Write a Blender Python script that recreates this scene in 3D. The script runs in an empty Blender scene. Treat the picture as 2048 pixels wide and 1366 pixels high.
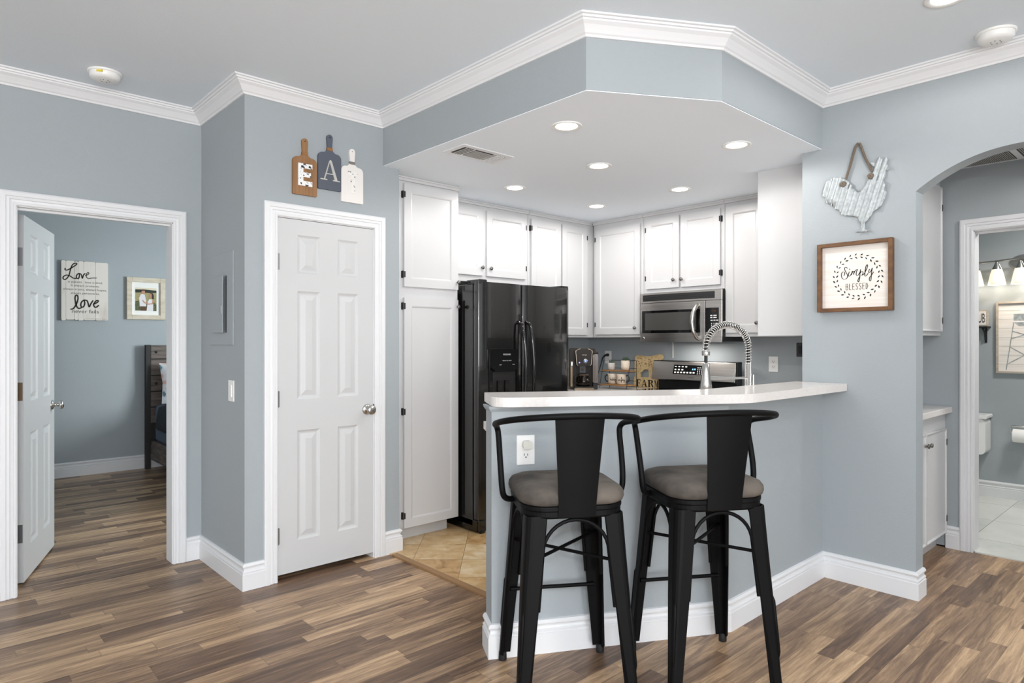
import bpy, math, random
from mathutils import Vector, Matrix
from mathutils.geometry import tessellate_polygon
random.seed(7)
PI = math.pi
scene = bpy.context.scene
col = scene.collection

# ------------------------------------------------------------------ camera, world, exposure
FPX = 1305.4
cam_d = bpy.data.cameras.new('camera'); cam = bpy.data.objects.new('camera', cam_d); col.objects.link(cam)
cam_d.sensor_width = 36.0; cam_d.lens = FPX / 2048 * 36.0; cam_d.clip_start = 0.05
cam.location = (0, 0, 1.335)
cam.rotation_euler = (PI / 2, 0, -(PI / 2 - math.radians(47.468)))
scene.camera = cam
scene.view_settings.view_transform = 'Standard'; scene.view_settings.look = 'None'
scene.view_settings.gamma = 1.0; scene.view_settings.use_curve_mapping = False
scene.view_settings.exposure = 0.26

w = bpy.data.worlds.new('world'); scene.world = w; w.use_nodes = True
w.node_tree.nodes['Background'].inputs[0].default_value = (0.97, 0.985, 1.0, 1)
w.node_tree.nodes['Background'].inputs[1].default_value = 1.0


def area(name, loc, target, sx, sy, power, color=(1, 1, 1), spread=PI):
    l = bpy.data.lights.new(name, 'AREA'); l.shape = 'RECTANGLE'; l.size = sx; l.size_y = sy
    l.energy = power; l.color = color; l.spread = spread
    o = bpy.data.objects.new(name, l); col.objects.link(o); o.location = loc
    o.rotation_euler = (Vector(target) - Vector(loc)).to_track_quat('-Z', 'Y').to_euler()
    return o


def spot(name, loc, power, color=(1, 0.965, 0.93), size=PI * 0.985, r=0.05):
    l = bpy.data.lights.new(name, 'SPOT'); l.energy = power; l.color = color; l.spot_size = size
    l.spot_blend = 0.25; l.shadow_soft_size = r
    o = bpy.data.objects.new(name, l); col.objects.link(o); o.location = loc
    return o


# daylight through the living room's windows, behind and to the right of the camera
area('window_light', (-0.6, -3.0, 1.06), (1.4, 4.0, 1.5), 3.0, 2.0, 64, (0.97, 0.985, 1.0), math.radians(120))
area('patio_door_light', (-3.2, 0.2, 1.4), (3.0, 2.0, 1.6), 2.6, 2.0, 8, (0.95, 0.98, 1.0))
# the photographer's soft flash, just above and behind the camera
area('flash_umbrella', (-0.2, -0.22, 1.68), (2.7, 2.7, 1.2), 0.09, 0.09, 13, (1.0, 0.985, 0.97))
# unseen upward fill, added behind the camera to brighten the ceiling
area('ceiling_fill', (-1.0, -1.7, 1.75), (-1.0, -1.7, 3), 0.4, 0.4, 200, (0.96, 0.98, 1.0))
# daylight through the bedroom's window, on its right wall
area('bedroom_window_light', (4.4, 5.2, 1.7), (1.4, 7.5, 1.1), 1.4, 1.2, 145, (0.9, 0.97, 0.98))
# the cooktop lamp under the microwave
area('cooktop_lamp', (4.72, 2.95, 1.322), (4.72, 2.95, 0), 0.12, 0.3, 2.5, (1, 0.95, 0.88))
DOWN = [(2.449, 2.259), (3.383, 1.836), (3.154, 2.635), (3.162, 3.416), (4.069, 2.646), (4.08, 3.435)]


# ------------------------------------------------------------------ materials
def lin(c):
    return tuple((x / 255 / 12.92) if x / 255 <= 0.04045 else ((x / 255 + 0.055) / 1.055) ** 2.4 for x in c) + (1.0,)


def mat(name, rgb, rough=0.5, metal=0.0, bump=None, var=None, emit=None, coat=0.0, trans=0.0, spec=0.5, aniso=None, alpha=1.0):
    m = bpy.data.materials.new(name); m.use_nodes = True; nt = m.node_tree; b = nt.nodes['Principled BSDF']
    b.inputs['Base Color'].default_value = lin(rgb); b.inputs['Roughness'].default_value = rough
    b.inputs['Metallic'].default_value = metal; b.inputs['Specular IOR Level'].default_value = spec
    b.inputs['Coat Weight'].default_value = coat; b.inputs['Transmission Weight'].default_value = trans
    b.inputs['Alpha'].default_value = alpha
    tc = None
    if bump or var:
        tc = nt.nodes.new('ShaderNodeTexCoord')
    if bump:                                  # (scale, strength, distance)
        n = nt.nodes.new('ShaderNodeTexNoise'); n.inputs['Scale'].default_value = bump[0]; n.inputs['Detail'].default_value = 3
        nt.links.new(tc.outputs['Object'], n.inputs['Vector'])
        bp = nt.nodes.new('ShaderNodeBump'); bp.inputs['Strength'].default_value = bump[1]; bp.inputs['Distance'].default_value = bump[2]
        nt.links.new(n.outputs['Fac'], bp.inputs['Height']); nt.links.new(bp.outputs['Normal'], b.inputs['Normal'])
    if var:                                   # (rgb2, (sx,sy,sz), lo, hi)
        mp = nt.nodes.new('ShaderNodeMapping'); mp.inputs['Scale'].default_value = var[1]
        nt.links.new(tc.outputs['Object'], mp.inputs['Vector'])
        n = nt.nodes.new('ShaderNodeTexNoise'); n.inputs['Scale'].default_value = 1.0; n.inputs['Detail'].default_value = 5
        nt.links.new(mp.outputs['Vector'], n.inputs['Vector'])
        r = nt.nodes.new('ShaderNodeValToRGB'); r.color_ramp.elements[0].position = var[2]; r.color_ramp.elements[1].position = var[3]
        r.color_ramp.elements[0].color = lin(rgb); r.color_ramp.elements[1].color = lin(var[0])
        nt.links.new(n.outputs['Fac'], r.inputs['Fac']); nt.links.new(r.outputs['Color'], b.inputs['Base Color'])
    if emit:
        b.inputs['Emission Color'].default_value = lin(emit[0]); b.inputs['Emission Strength'].default_value = emit[1]
    return m


M = {}
M['wall'] = mat('wall_paint', (160, 167, 171), 0.62, bump=(170, 0.22, 0.004))
M['ceil'] = mat('ceiling_paint', (226, 234, 241), 0.8, bump=(150, 0.25, 0.004))
M['ceil_bounce'] = mat('soffit_bounce_paint', (240, 247, 254), 0.8, bump=(150, 0.25, 0.004))  # soffit underside: ceiling white lightened in place of missing bounce light
M['trim'] = mat('trim_white', (226, 227, 229), 0.38)
M['cab'] = mat('cabinet_white', (206, 206, 207), 0.33)
M['door'] = mat('door_white', (200, 201, 202), 0.4)
M['hinge'] = mat('dark_hinge', (70, 70, 72), 0.4, 0.8)
M['hinge_l'] = mat('grey_hinge', (150, 150, 152), 0.4, 0.8)
M['grey'] = mat('grey_metal', (108, 108, 110), 0.45, 0.7)
M['brass'] = mat('bronze_plate', (120, 100, 80), 0.45, 0.8)
M['knob'] = mat('pewter_knob', (120, 118, 114), 0.38, 0.9)
M['nickel'] = mat('satin_nickel', (190, 188, 184), 0.25, 1.0)
M['steel'] = mat('brushed_steel', (176, 172, 168), 0.30, 1.0, var=((196, 192, 188), (3, 3, 300), 0.35, 0.65))
M['black'] = mat('matte_black', (18, 18, 19), 0.5)
M['stool'] = mat('stool_black_metal', (9, 9, 10), 0.55, 0.0, spec=0.14)
M['rubber'] = mat('black_rubber', (14, 14, 14), 0.7)
M['gloss'] = mat('gloss_black', (12, 12, 12), 0.12, coat=0.3)
M['fridge'] = mat('fridge_black', (15, 14, 13), 0.17, coat=0.5, spec=0.6)
M['glassblk'] = mat('black_glass', (12, 12, 13), 0.06)
M['mwin'] = mat('microwave_window', (70, 70, 68), 0.25)
M['white'] = mat('white_plastic', (238, 238, 236), 0.35)
M['cream'] = mat('cream_plastic', (218, 217, 208), 0.4)
M['slot'] = mat('slot_dark', (24, 24, 24), 0.6)
M['ink'] = mat('black_ink', (26, 22, 20), 0.7)
M['greyink'] = mat('grey_print', (70, 66, 64), 0.7)
M['mark'] = mat('pale_print', (214, 214, 214), 0.5)
M['suede'] = mat('grey_suede', (50, 45, 42), 0.85, bump=(300, 0.1, 0.002), var=((98, 90, 82), (7, 7, 7), 0.38, 0.66))
M['counter'] = mat('laminate_counter', (224, 219, 215), 0.2, var=((228, 224, 221), (60, 60, 60), 0.4, 0.6))
M['led'] = mat('led_lens', (255, 255, 255), 0.5, emit=((255, 250, 242), 9.0))
M['lumin'] = mat('ceiling_light_trim', (240, 240, 238), 0.4)
M['ventdark'] = mat('vent_dark', (52, 50, 48), 0.8)
M['ventgrey'] = mat('vent_grey', (176, 174, 170), 0.6)
M['galv'] = mat('galvanised_metal', (158, 164, 166), 0.5, 0.5, var=((188, 193, 195), (60, 60, 60), 0.35, 0.7))
M['tin'] = mat('bright_tin', (206, 205, 200), 0.45, 0.35)
M['rope'] = mat('jute_rope', (118, 106, 94), 0.9, bump=(200, 0.4, 0.003))
M['wood'] = mat('brown_wood', (156, 116, 78), 0.6, var=((130, 94, 62), (60, 60, 4), 0.35, 0.7))
M['frame_w'] = mat('frame_wood', (118, 82, 50), 0.55, var=((90, 62, 40), (30, 18, 30), 0.35, 0.7))
M['slate'] = mat('slate_paint', (86, 91, 102), 0.6)
M['chalk'] = mat('chalk_white_paint', (234, 230, 226), 0.6)
M['twine'] = mat('twine', (156, 112, 70), 0.9, bump=(400, 0.5, 0.002))
M['twine_g'] = mat('twine_grey', (130, 128, 120), 0.9, bump=(400, 0.5, 0.002))
M['canvas'] = mat('white_shiplap', (236, 230, 224), 0.7, var=((226, 219, 211), (3, 3, 60), 0.4, 0.65))
M['rustic'] = mat('rustic_white_board', (226, 219, 211), 0.75, var=((196, 184, 172), (9, 9, 3), 0.55, 0.85))
M['pale_wood'] = mat('pale_wood', (214, 204, 186), 0.6, var=((194, 181, 160), (8, 8, 30), 0.35, 0.7))
M['mat_board'] = mat('mat_board', (240, 239, 235), 0.8)
M['darkwood'] = mat('dark_grey_wood', (118, 105, 98), 0.6, var=((70, 62, 58), (5, 5, 50), 0.3, 0.7))
M['darkpost'] = mat('dark_post', (34, 32, 32), 0.6)
M['comfort'] = mat('charcoal_comforter', (46, 48, 56), 0.9, bump=(60, 0.6, 0.01))
M['sheet'] = mat('slate_sheet', (96, 106, 124), 0.85)
M['acacia'] = mat('acacia_shelf', (176, 130, 80), 0.5, var=((140, 98, 58), (40, 4, 40), 0.35, 0.7))
M['stone'] = mat('stoneware', (222, 208, 190), 0.55, var=((206, 190, 170), (70, 70, 70), 0.45, 0.7))
M['concrete'] = mat('grey_planter', (200, 194, 188), 0.7)
M['leaf'] = mat('succulent_green', (52, 68, 56), 0.6, var=((84, 104, 84), (80, 80, 80), 0.35, 0.7))
M['cow'] = mat('tan_carved_wood', (222, 196, 148), 0.7, var=((196, 162, 108), (40, 40, 40), 0.45, 0.75))
M['cowspot'] = mat('brown_speckle', (110, 78, 40), 0.8)
M['brownblk'] = mat('brown_black_plastic', (34, 26, 20), 0.45, spec=0.3)
M['bronze'] = mat('bronze_plastic', (128, 112, 92), 0.32, 0.5)
M['chrome'] = mat('chrome', (220, 218, 214), 0.12, 1.0)
M['bezel'] = mat('champagne_bezel', (178, 166, 150), 0.4, 0.6)
M['tank'] = mat('smoky_tank', (150, 138, 132), 0.15, alpha=0.55)
M['coffee_glass'] = mat('carafe_glass', (24, 18, 14), 0.06, alpha=0.85)
M['blue'] = mat('blue_display', (120, 150, 255), 0.4, emit=((130, 160, 255), 1.2))
M['clock'] = mat('clock_display', (120, 190, 255), 0.4, emit=((130, 200, 255), 1.5))
M['shade'] = mat('frosted_shade', (255, 246, 230), 0.5, emit=((255, 236, 205), 0.55))
M['porcelain'] = mat('porcelain', (240, 240, 238), 0.12)
M['paper'] = mat('toilet_paper', (244, 243, 241), 0.9)
M['yellow'] = mat('yellow_label', (222, 200, 60), 0.6)
M['greytin'] = mat('tin_print', (140, 146, 148), 0.6, var=((170, 176, 178), (40, 40, 40), 0.4, 0.6))
M['taupe'] = mat('taupe_wood', (186, 176, 164), 0.6, var=((166, 155, 142), (8, 8, 40), 0.35, 0.7))
M['thresh'] = mat('threshold_wood', (150, 116, 80), 0.5)
for k, c in dict(p_sky=(226, 214, 190), p_tree=(38, 44, 34), p_shirt=(226, 222, 224),
                 p_skin=(190, 140, 116), p_hair=(52, 38, 32), p_pants=(92, 62, 40), floral_a=(214, 150, 140), floral_b=(70, 96, 104), pillow=(206, 206, 210)).items():
    M[k] = mat(k, c, 0.7)


M['p_grass'] = mat('p_grass', (142, 134, 92), 0.7, var=((176, 166, 118), (60, 60, 60), 0.3, 0.7))
M['p_dark'] = mat('p_dark', (44, 56, 36), 0.7, var=((118, 122, 82), (70, 70, 70), 0.35, 0.7))


def node(nt, t, **kw):
    n = nt.nodes.new(t)
    for k, v in kw.items():
        if isinstance(k, str) and hasattr(n, k): setattr(n, k, v)
    return n


def nmath(nt, op, a, b=None):
    n = nt.nodes.new('ShaderNodeMath'); n.operation = op
    if op == 'COMPARE': n.inputs[2].default_value = 0.003
    for i, x in enumerate((a, b)):
        if x is None: continue
        if isinstance(x, (int, float)): n.inputs[i].default_value = x
        else: nt.links.new(x, n.inputs[i])
    return n.outputs[0]


def plank_floor():
    m = bpy.data.materials.new('laminate_planks'); m.use_nodes = True; nt = m.node_tree; b = nt.nodes['Principled BSDF']
    tc = nt.nodes.new('ShaderNodeTexCoord'); sep = nt.nodes.new('ShaderNodeSeparateXYZ'); nt.links.new(tc.outputs['Object'], sep.inputs[0])
    x, y = sep.outputs[0], sep.outputs[1]
    P_, L = 0.235, 0.66                      # strips of three widths: 0.067, 0.101, 0.067
    yp = nmath(nt, 'DIVIDE', y, P_); fy = nmath(nt, 'FRACT', yp)
    row = nmath(nt, 'ADD', nmath(nt, 'MULTIPLY', nmath(nt, 'FLOOR', yp), 3), nmath(nt, 'ADD', nmath(nt, 'GREATER_THAN', fy, 0.285), nmath(nt, 'GREATER_THAN', fy, 0.715)))
    wn = nt.nodes.new('ShaderNodeTexWhiteNoise'); wn.noise_dimensions = '1D'; nt.links.new(row, wn.inputs['W'])
    xo = nmath(nt, 'ADD', x, nmath(nt, 'MULTIPLY', wn.outputs['Value'], 3.7))
    cell = nmath(nt, 'FLOOR', nmath(nt, 'DIVIDE', xo, L))
    cx = nt.nodes.new('ShaderNodeCombineXYZ'); nt.links.new(cell, cx.inputs[0]); nt.links.new(row, cx.inputs[1])
    w2 = nt.nodes.new('ShaderNodeTexWhiteNoise'); w2.noise_dimensions = '2D'; nt.links.new(cx.outputs[0], w2.inputs['Vector'])
    # grain: long noise, shifted per plank
    off = nt.nodes.new('ShaderNodeVectorMath'); off.operation = 'SCALE'; nt.links.new(w2.outputs['Color'], off.inputs[0]); off.inputs[3].default_value = 20
    add = nt.nodes.new('ShaderNodeVectorMath'); add.operation = 'ADD'; nt.links.new(tc.outputs['Object'], add.inputs[0]); nt.links.new(off.outputs[0], add.inputs[1])

    def grain(sx, sy, detail, dist):
        mp = nt.nodes.new('ShaderNodeMapping'); mp.inputs['Scale'].default_value = (sx, sy, 1); nt.links.new(add.outputs[0], mp.inputs['Vector'])
        n = nt.nodes.new('ShaderNodeTexNoise'); n.inputs['Scale'].default_value = 1; n.inputs['Detail'].default_value = detail
        n.inputs['Distortion'].default_value = dist; n.inputs['Roughness'].default_value = 0.65
        nt.links.new(mp.outputs[0], n.inputs['Vector']); return n.outputs['Fac']
    g1 = grain(1.9, 24, 8, 1.3); g2 = grain(10, 130, 4, 0.6)
    t = nmath(nt, 'MULTIPLY', w2.outputs['Value'], 0.62)
    t = nmath(nt, 'ADD', t, nmath(nt, 'MULTIPLY', nmath(nt, 'SUBTRACT', g1, 0.5), 1.6))
    t = nmath(nt, 'ADD', t, nmath(nt, 'MULTIPLY', nmath(nt, 'SUBTRACT', g2, 0.5), 0.45))
    t = nmath(nt, 'ADD', t, 0.17)
    r = nt.nodes.new('ShaderNodeValToRGB'); cr = r.color_ramp
    cr.elements[0].position = 0.0; cr.elements[0].color = lin((86, 67, 54))
    cr.elements[1].position = 1.0; cr.elements[1].color = lin((212, 181, 144))
    for p, c in ((0.28, (116, 91, 72)), (0.52, (149, 121, 95)), (0.76, (184, 152, 119))):
        e = cr.elements.new(p); e.color = lin(c)
    nt.links.new(t, r.inputs['Fac'])
    # joints
    jy = nmath(nt, 'MAXIMUM', nmath(nt, 'COMPARE', fy, 0.285), nmath(nt, 'COMPARE', fy, 0.715)); fx = nmath(nt, 'FRACT', nmath(nt, 'DIVIDE', xo, L))
    j = nmath(nt, 'MAXIMUM', nmath(nt, 'MAXIMUM', nmath(nt, 'LESS_THAN', fy, 0.006), jy), nmath(nt, 'LESS_THAN', fx, 0.003))
    mx = nt.nodes.new('ShaderNodeMix'); mx.data_type = 'RGBA'; mx.inputs[7].default_value = lin((78, 60, 46))
    nt.links.new(nmath(nt, 'MULTIPLY', j, 0.65), mx.inputs[0]); nt.links.new(r.outputs['Color'], mx.inputs[6])
    nt.links.new(mx.outputs[2], b.inputs['Base Color'])
    b.inputs['Roughness'].default_value = 0.36; b.inputs['Specular IOR Level'].default_value = 0.4
    bp = nt.nodes.new('ShaderNodeBump'); bp.inputs['Strength'].default_value = 0.12; bp.inputs['Distance'].default_value = 0.002
    nt.links.new(g1, bp.inputs['Height']); nt.links.new(bp.outputs[0], b.inputs['Normal'])
    return m


def tile_floor(name, size, ang, off, ramp, grout, rough, nscale):
    m = bpy.data.materials.new(name); m.use_nodes = True; nt = m.node_tree; b = nt.nodes['Principled BSDF']
    tc = nt.nodes.new('ShaderNodeTexCoord')
    mp = nt.nodes.new('ShaderNodeMapping'); mp.vector_type = 'TEXTURE'; mp.inputs['Rotation'].default_value = (0, 0, ang)
    mp.inputs['Location'].default_value = (off[0], off[1], 0); nt.links.new(tc.outputs['Object'], mp.inputs[0])
    sep = nt.nodes.new('ShaderNodeSeparateXYZ'); nt.links.new(mp.outputs[0], sep.inputs[0])
    a, c = nmath(nt, 'DIVIDE', sep.outputs[0], size), nmath(nt, 'DIVIDE', sep.outputs[1], size)
    cx = nt.nodes.new('ShaderNodeCombineXYZ'); nt.links.new(nmath(nt, 'FLOOR', a), cx.inputs[0]); nt.links.new(nmath(nt, 'FLOOR', c), cx.inputs[1])
    w2 = nt.nodes.new('ShaderNodeTexWhiteNoise'); w2.noise_dimensions = '2D'; nt.links.new(cx.outputs[0], w2.inputs['Vector'])
    n = nt.nodes.new('ShaderNodeTexNoise'); n.inputs['Scale'].default_value = nscale; n.inputs['Detail'].default_value = 8; n.inputs['Distortion'].default_value = 0.8
    ad = nt.nodes.new('ShaderNodeVectorMath'); ad.operation = 'MULTIPLY_ADD'; nt.links.new(w2.outputs['Color'], ad.inputs[0]); ad.inputs[1].default_value = (9, 9, 9)
    nt.links.new(mp.outputs[0], ad.inputs[2]); nt.links.new(ad.outputs[0], n.inputs['Vector'])
    t = nmath(nt, 'ADD', nmath(nt, 'MULTIPLY', w2.outputs['Value'], 0.3), nmath(nt, 'MULTIPLY', n.outputs['Fac'], 0.8))
    r = nt.nodes.new('ShaderNodeValToRGB'); cr = r.color_ramp
    cr.elements[0].position = 0.25; cr.elements[0].color = lin(ramp[0]); cr.elements[1].position = 0.85; cr.elements[1].color = lin(ramp[-1])
    for i, cc in enumerate(ramp[1:-1]):
        e = cr.elements.new(0.25 + 0.6 * (i + 1) / (len(ramp) - 1)); e.color = lin(cc)
    nt.links.new(t, r.inputs[0])
    fa, fc = nmath(nt, 'FRACT', a), nmath(nt, 'FRACT', c)
    g = 0.004 / size
    j = nmath(nt, 'MAXIMUM', nmath(nt, 'LESS_THAN', fa, g), nmath(nt, 'LESS_THAN', fc, g))
    mx = nt.nodes.new('ShaderNodeMix'); mx.data_type = 'RGBA'; mx.inputs[7].default_value = lin(grout)
    nt.links.new(j, mx.inputs[0]); nt.links.new(r.outputs[0], mx.inputs[6]); nt.links.new(mx.outputs[2], b.inputs['Base Color'])
    b.inputs['Roughness'].default_value = rough
    return m


M['planks'] = plank_floor()
M['travertine'] = tile_floor('travertine', 0.30, math.radians(47.5), (3.679 * 0.676 + 0.345 * -0.0, 3.679 * 0.737), ((146, 108, 64), (190, 154, 106), (208, 180, 136), (224, 206, 174)), (150, 122, 88), 0.4, 11)
M['marble'] = tile_floor('marble_tile', 0.6, math.radians(0), (5.3, 0.55), ((196, 200, 194), (222, 224, 218), (236, 236, 231)), (150, 150, 144), 0.15, 3)


def distress(name, base, spots, scale, lo):
    m = bpy.data.materials.new(name); m.use_nodes = True; nt = m.node_tree; b = nt.nodes['Principled BSDF']
    tc = nt.nodes.new('ShaderNodeTexCoord'); n = nt.nodes.new('ShaderNodeTexNoise'); n.inputs['Scale'].default_value = scale; n.inputs['Detail'].default_value = 4
    nt.links.new(tc.outputs['Object'], n.inputs['Vector'])
    r = nt.nodes.new('ShaderNodeValToRGB'); r.color_ramp.interpolation = 'CONSTANT'
    r.color_ramp.elements[0].color = lin(base); r.color_ramp.elements[1].position = lo; r.color_ramp.elements[1].color = lin(spots)
    nt.links.new(n.outputs['Fac'], r.inputs[0]); nt.links.new(r.outputs[0], b.inputs['Base Color']); b.inputs['Roughness'].default_value = 0.7
    return m


M['letter_e'] = distress('distressed_letter', (240, 240, 240), (40, 40, 44), 60, 0.58)
M['letter_t'] = distress('distressed_letter_pale', (238, 235, 231), (60, 58, 56), 75, 0.64)


# ------------------------------------------------------------------ mesh builder
class MB:
    def __init__(s, frame=None):
        s.v, s.f, s.mi, s.sm, s.mats = [], [], [], [], []
        s.T = frame or Matrix.Identity(4)

    def m(s, key):
        if key not in s.mats: s.mats.append(key)
        return s.mats.index(key)

    def add(s, vs, fs, key, smooth=False):
        o = len(s.v); k = s.m(key)
        s.v += [s.T @ Vector(p) for p in vs]
        for f in fs:
            s.f.append([o + i for i in f]); s.mi.append(k); s.sm.append(smooth)
        return s

    def box(s, a0, a1, b0, b1, c0, c1, key):
        vs = [(a, b, c) for c in (c0, c1) for b in (b0, b1) for a in (a0, a1)]
        return s.add(vs, [(0, 2, 3, 1), (4, 5, 7, 6), (0, 1, 5, 4), (2, 6, 7, 3), (0, 4, 6, 2), (1, 3, 7, 5)], key)

    def prism(s, poly, c0, c1, key, holes=(), smooth=False):
        """polygon in (a, b) extruded along c"""
        loops = [list(poly)] + [list(h) for h in holes]
        flat = [p for l in loops for p in l]; n = len(flat)
        tris = tessellate_polygon([[Vector((p[0], p[1], 0)) for p in l] for l in loops])
        s.add([(p[0], p[1], c1) for p in flat], [tuple(t) for t in tris], key)
        s.add([(p[0], p[1], c0) for p in flat], [tuple(reversed(t)) for t in tris], key)
        for l in loops:
            k = len(l)
            s.add([(p[0], p[1], c) for c in (c0, c1) for p in l], [(i, (i + 1) % k, k + (i + 1) % k, k + i) for i in range(k)], key, smooth)
        return s

    def loft(s, rings, key, smooth=True, cap=True, closed=True):
        n = len(rings[0]); vs = [p for r in rings for p in r]; fs = []
        for i in range(len(rings) - 1):
            for j in range(n if closed else n - 1):
                k = (j + 1) % n
                fs.append((i * n + j, i * n + k, (i + 1) * n + k, (i + 1) * n + j))
        s.add(vs, fs, key, smooth)
        if cap:
            s.add(list(rings[0]), [tuple(reversed(range(n)))], key); s.add(list(rings[-1]), [tuple(range(n))], key)
        return s

    def tube(s, pts, r, key, n=10, closed=False, cap=True, flat=None):
        pts = [Vector(p) for p in pts]; N = len(pts); rings = []; up = None
        for i, p in enumerate(pts):
            a = pts[(i - 1) % N] if (closed or i > 0) else p; b = pts[(i + 1) % N] if (closed or i < N - 1) else p
            t = (b - a).normalized()
            if up is None:
                up = Vector((0, 0, 1)) if abs(t.z) < 0.9 else Vector((1, 0, 0))
            x = up.cross(t)
            if x.length < 1e-6: x = t.orthogonal()
            x.normalize(); y = t.cross(x).normalized(); up = y
            rr = r[i] if isinstance(r, (list, tuple)) else r
            rings.append([tuple(p + x * rr * math.cos(2 * PI * k / n) + y * rr * math.sin(2 * PI * k / n)) for k in range(n)])
        if closed: rings.append(rings[0]); cap = False
        return s.loft(rings, key, True, cap)

    def lathe(s, prof, key, c=(0, 0, 0), n=24, axis='b', cap=True):
        """profile (r, h) spun round an axis of the local frame"""
        rings = []
        for r, h in prof:
            ring = []
            for k in range(n):
                q = 2 * PI * k / n; x, y = r * math.cos(q), r * math.sin(q)
                p = {'b': (x, h, -y), 'c': (x, y, h), 'a': (h, x, y)}[axis]
                ring.append((c[0] + p[0], c[1] + p[1], c[2] + p[2]))
            rings.append(ring)
        return s.loft(rings, key, True, cap)

    def ribbon(s, pts, wd, c, key, dense=True):
        """painted stroke of width wd lying in the (a, b) plane at depth c"""
        P = [Vector((p[0], p[1])) for p in pts]
        if dense and len(P) > 2:
            Q = []
            for i in range(len(P) - 1):
                p0 = P[max(i - 1, 0)]; p1 = P[i]; p2 = P[i + 1]; p3 = P[min(i + 2, len(P) - 1)]
                for k in range(6):
                    t = k / 6
                    Q.append(0.5 * ((2 * p1) + (-p0 + p2) * t + (2 * p0 - 5 * p1 + 4 * p2 - p3) * t * t + (-p0 + 3 * p1 - 3 * p2 + p3) * t ** 3))
            P = Q + [P[-1]]
        vs, fs = [], []
        for i, p in enumerate(P):
            d = P[min(i + 1, len(P) - 1)] - P[max(i - 1, 0)]
            if d.length < 1e-9: d = Vector((1, 0))
            d.normalize(); ww = wd(d) if callable(wd) else wd
            q = Vector((-d.y, d.x)) * ww / 2
            vs += [(p.x + q.x, p.y + q.y, c), (p.x - q.x, p.y - q.y, c)]
        for i in range(len(P) - 1): fs.append((2 * i, 2 * i + 1, 2 * i + 3, 2 * i + 2))
        s.add(vs, fs, key)
        for p, d in ((P[0], P[1] - P[0]), (P[-1], P[-1] - P[-2])):
            ww = wd(d.normalized()) if callable(wd) else wd
            s.add([(p.x + ww / 2 * math.cos(k * PI / 4), p.y + ww / 2 * math.sin(k * PI / 4), c - 0.00005) for k in range(8)], [tuple(range(8))], key)
        return s

    def text(s, body, cx, cb, c, key, width=None, height=None, ext=0.0004):
        cu = bpy.data.curves.new('tmp', 'FONT'); cu.body = body; cu.align_x = 'CENTER'; cu.size = 1; cu.extrude = 0.0; cu.resolution_u = 3
        o = bpy.data.objects.new('tmp', cu); col.objects.link(o)
        dg = bpy.context.evaluated_depsgraph_get(); me = bpy.data.meshes.new_from_object(o.evaluated_get(dg))
        xs = [v.co.x for v in me.vertices]; ys = [v.co.y for v in me.vertices]
        sx = sy = None
        if width: sx = width / (max(xs) - min(xs))
        if height: sy = height / (max(ys) - min(ys))
        sx = sx or sy; sy = sy or sx
        mx = (max(xs) + min(xs)) / 2
        s.add([(cx + (v.co.x - mx) * sx, cb + v.co.y * sy, c) for v in me.vertices], [tuple(p.vertices) for p in me.polygons], key)
        bpy.data.objects.remove(o); bpy.data.curves.remove(cu); bpy.data.meshes.remove(me)
        return s

    def build(s, name, parent=None, bevel=0, segs=2, origin=None, solid=0, subsurf=0):
        root = parent
        while root is not None and root.parent is not None: root = root.parent
        if root is not None: org = Vector(root.location)
        elif origin is not None: org = Vector(origin)
        else: org = Vector((0, 0, 0))
        me = bpy.data.meshes.new(name); me.from_pydata([tuple(Vector(p) - org) for p in s.v], [], s.f)
        for k in s.mats: me.materials.append(M[k])
        for p, k, sm in zip(me.polygons, s.mi, s.sm): p.material_index = k; p.use_smooth = sm
        me.update()
        o = bpy.data.objects.new(name, me); col.objects.link(o)
        if parent is not None: o.parent = parent
        else: o.location = org
        if solid:
            md = o.modifiers.new('solid', 'SOLIDIFY'); md.thickness = solid; md.offset = 0
        if bevel:
            md = o.modifiers.new('bevel', 'BEVEL'); md.width = bevel; md.segments = segs; md.limit_method = 'ANGLE'; md.angle_limit = math.radians(40)
        if subsurf:
            md = o.modifiers.new('sub', 'SUBSURF'); md.levels = subsurf; md.render_levels = subsurf
        return o


def frame(o, u):
    """local frame on a vertical face: a along u, b up, c out of the face (u x z)"""
    ux, uy = u; l = math.hypot(ux, uy); ux /= l; uy /= l
    return Matrix(((ux, 0, uy, o[0]), (uy, 0, -ux, o[1]), (0, 1, 0, o[2]), (0, 0, 0, 1)))


def flatf(o):
    """frame for things on the ceiling / a plan: a=x, b=y, c=z"""
    return Matrix.Translation(Vector(o))


def tag(o, label=None, cat=None, group=None, kind=None):
    if label: o['label'] = label
    if cat: o['category'] = cat
    if group: o['group'] = group
    if kind: o['kind'] = kind
    return o


def thing(name, loc, label, cat, group=None, rz=0):
    o = bpy.data.objects.new(name, None); col.objects.link(o); o.location = loc; o.rotation_euler = (0, 0, rz)
    o.empty_display_size = 0.05
    return tag(o, label, cat, group)


def copy_tree(o, parent=None):
    c = o.copy(); col.objects.link(c)
    if parent is not None: c.parent = parent
    for ch in list(o.children): copy_tree(ch, c)
    return c


def struct(mb, name, label=None, **kw):
    o = mb.build(name, **kw); o['kind'] = 'structure'
    if label: o['label'] = label
    return o


def rrect(x0, x1, y0, y1, r, n=5):
    P = []
    for cx, cy, a in ((x1 - r, y1 - r, 0), (x0 + r, y1 - r, 90), (x0 + r, y0 + r, 180), (x1 - r, y0 + r, 270)):
        for k in range(n + 1):
            q = math.radians(a + 90 * k / n); P.append((cx + r * math.cos(q), cy + r * math.sin(q)))
    return P


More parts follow.
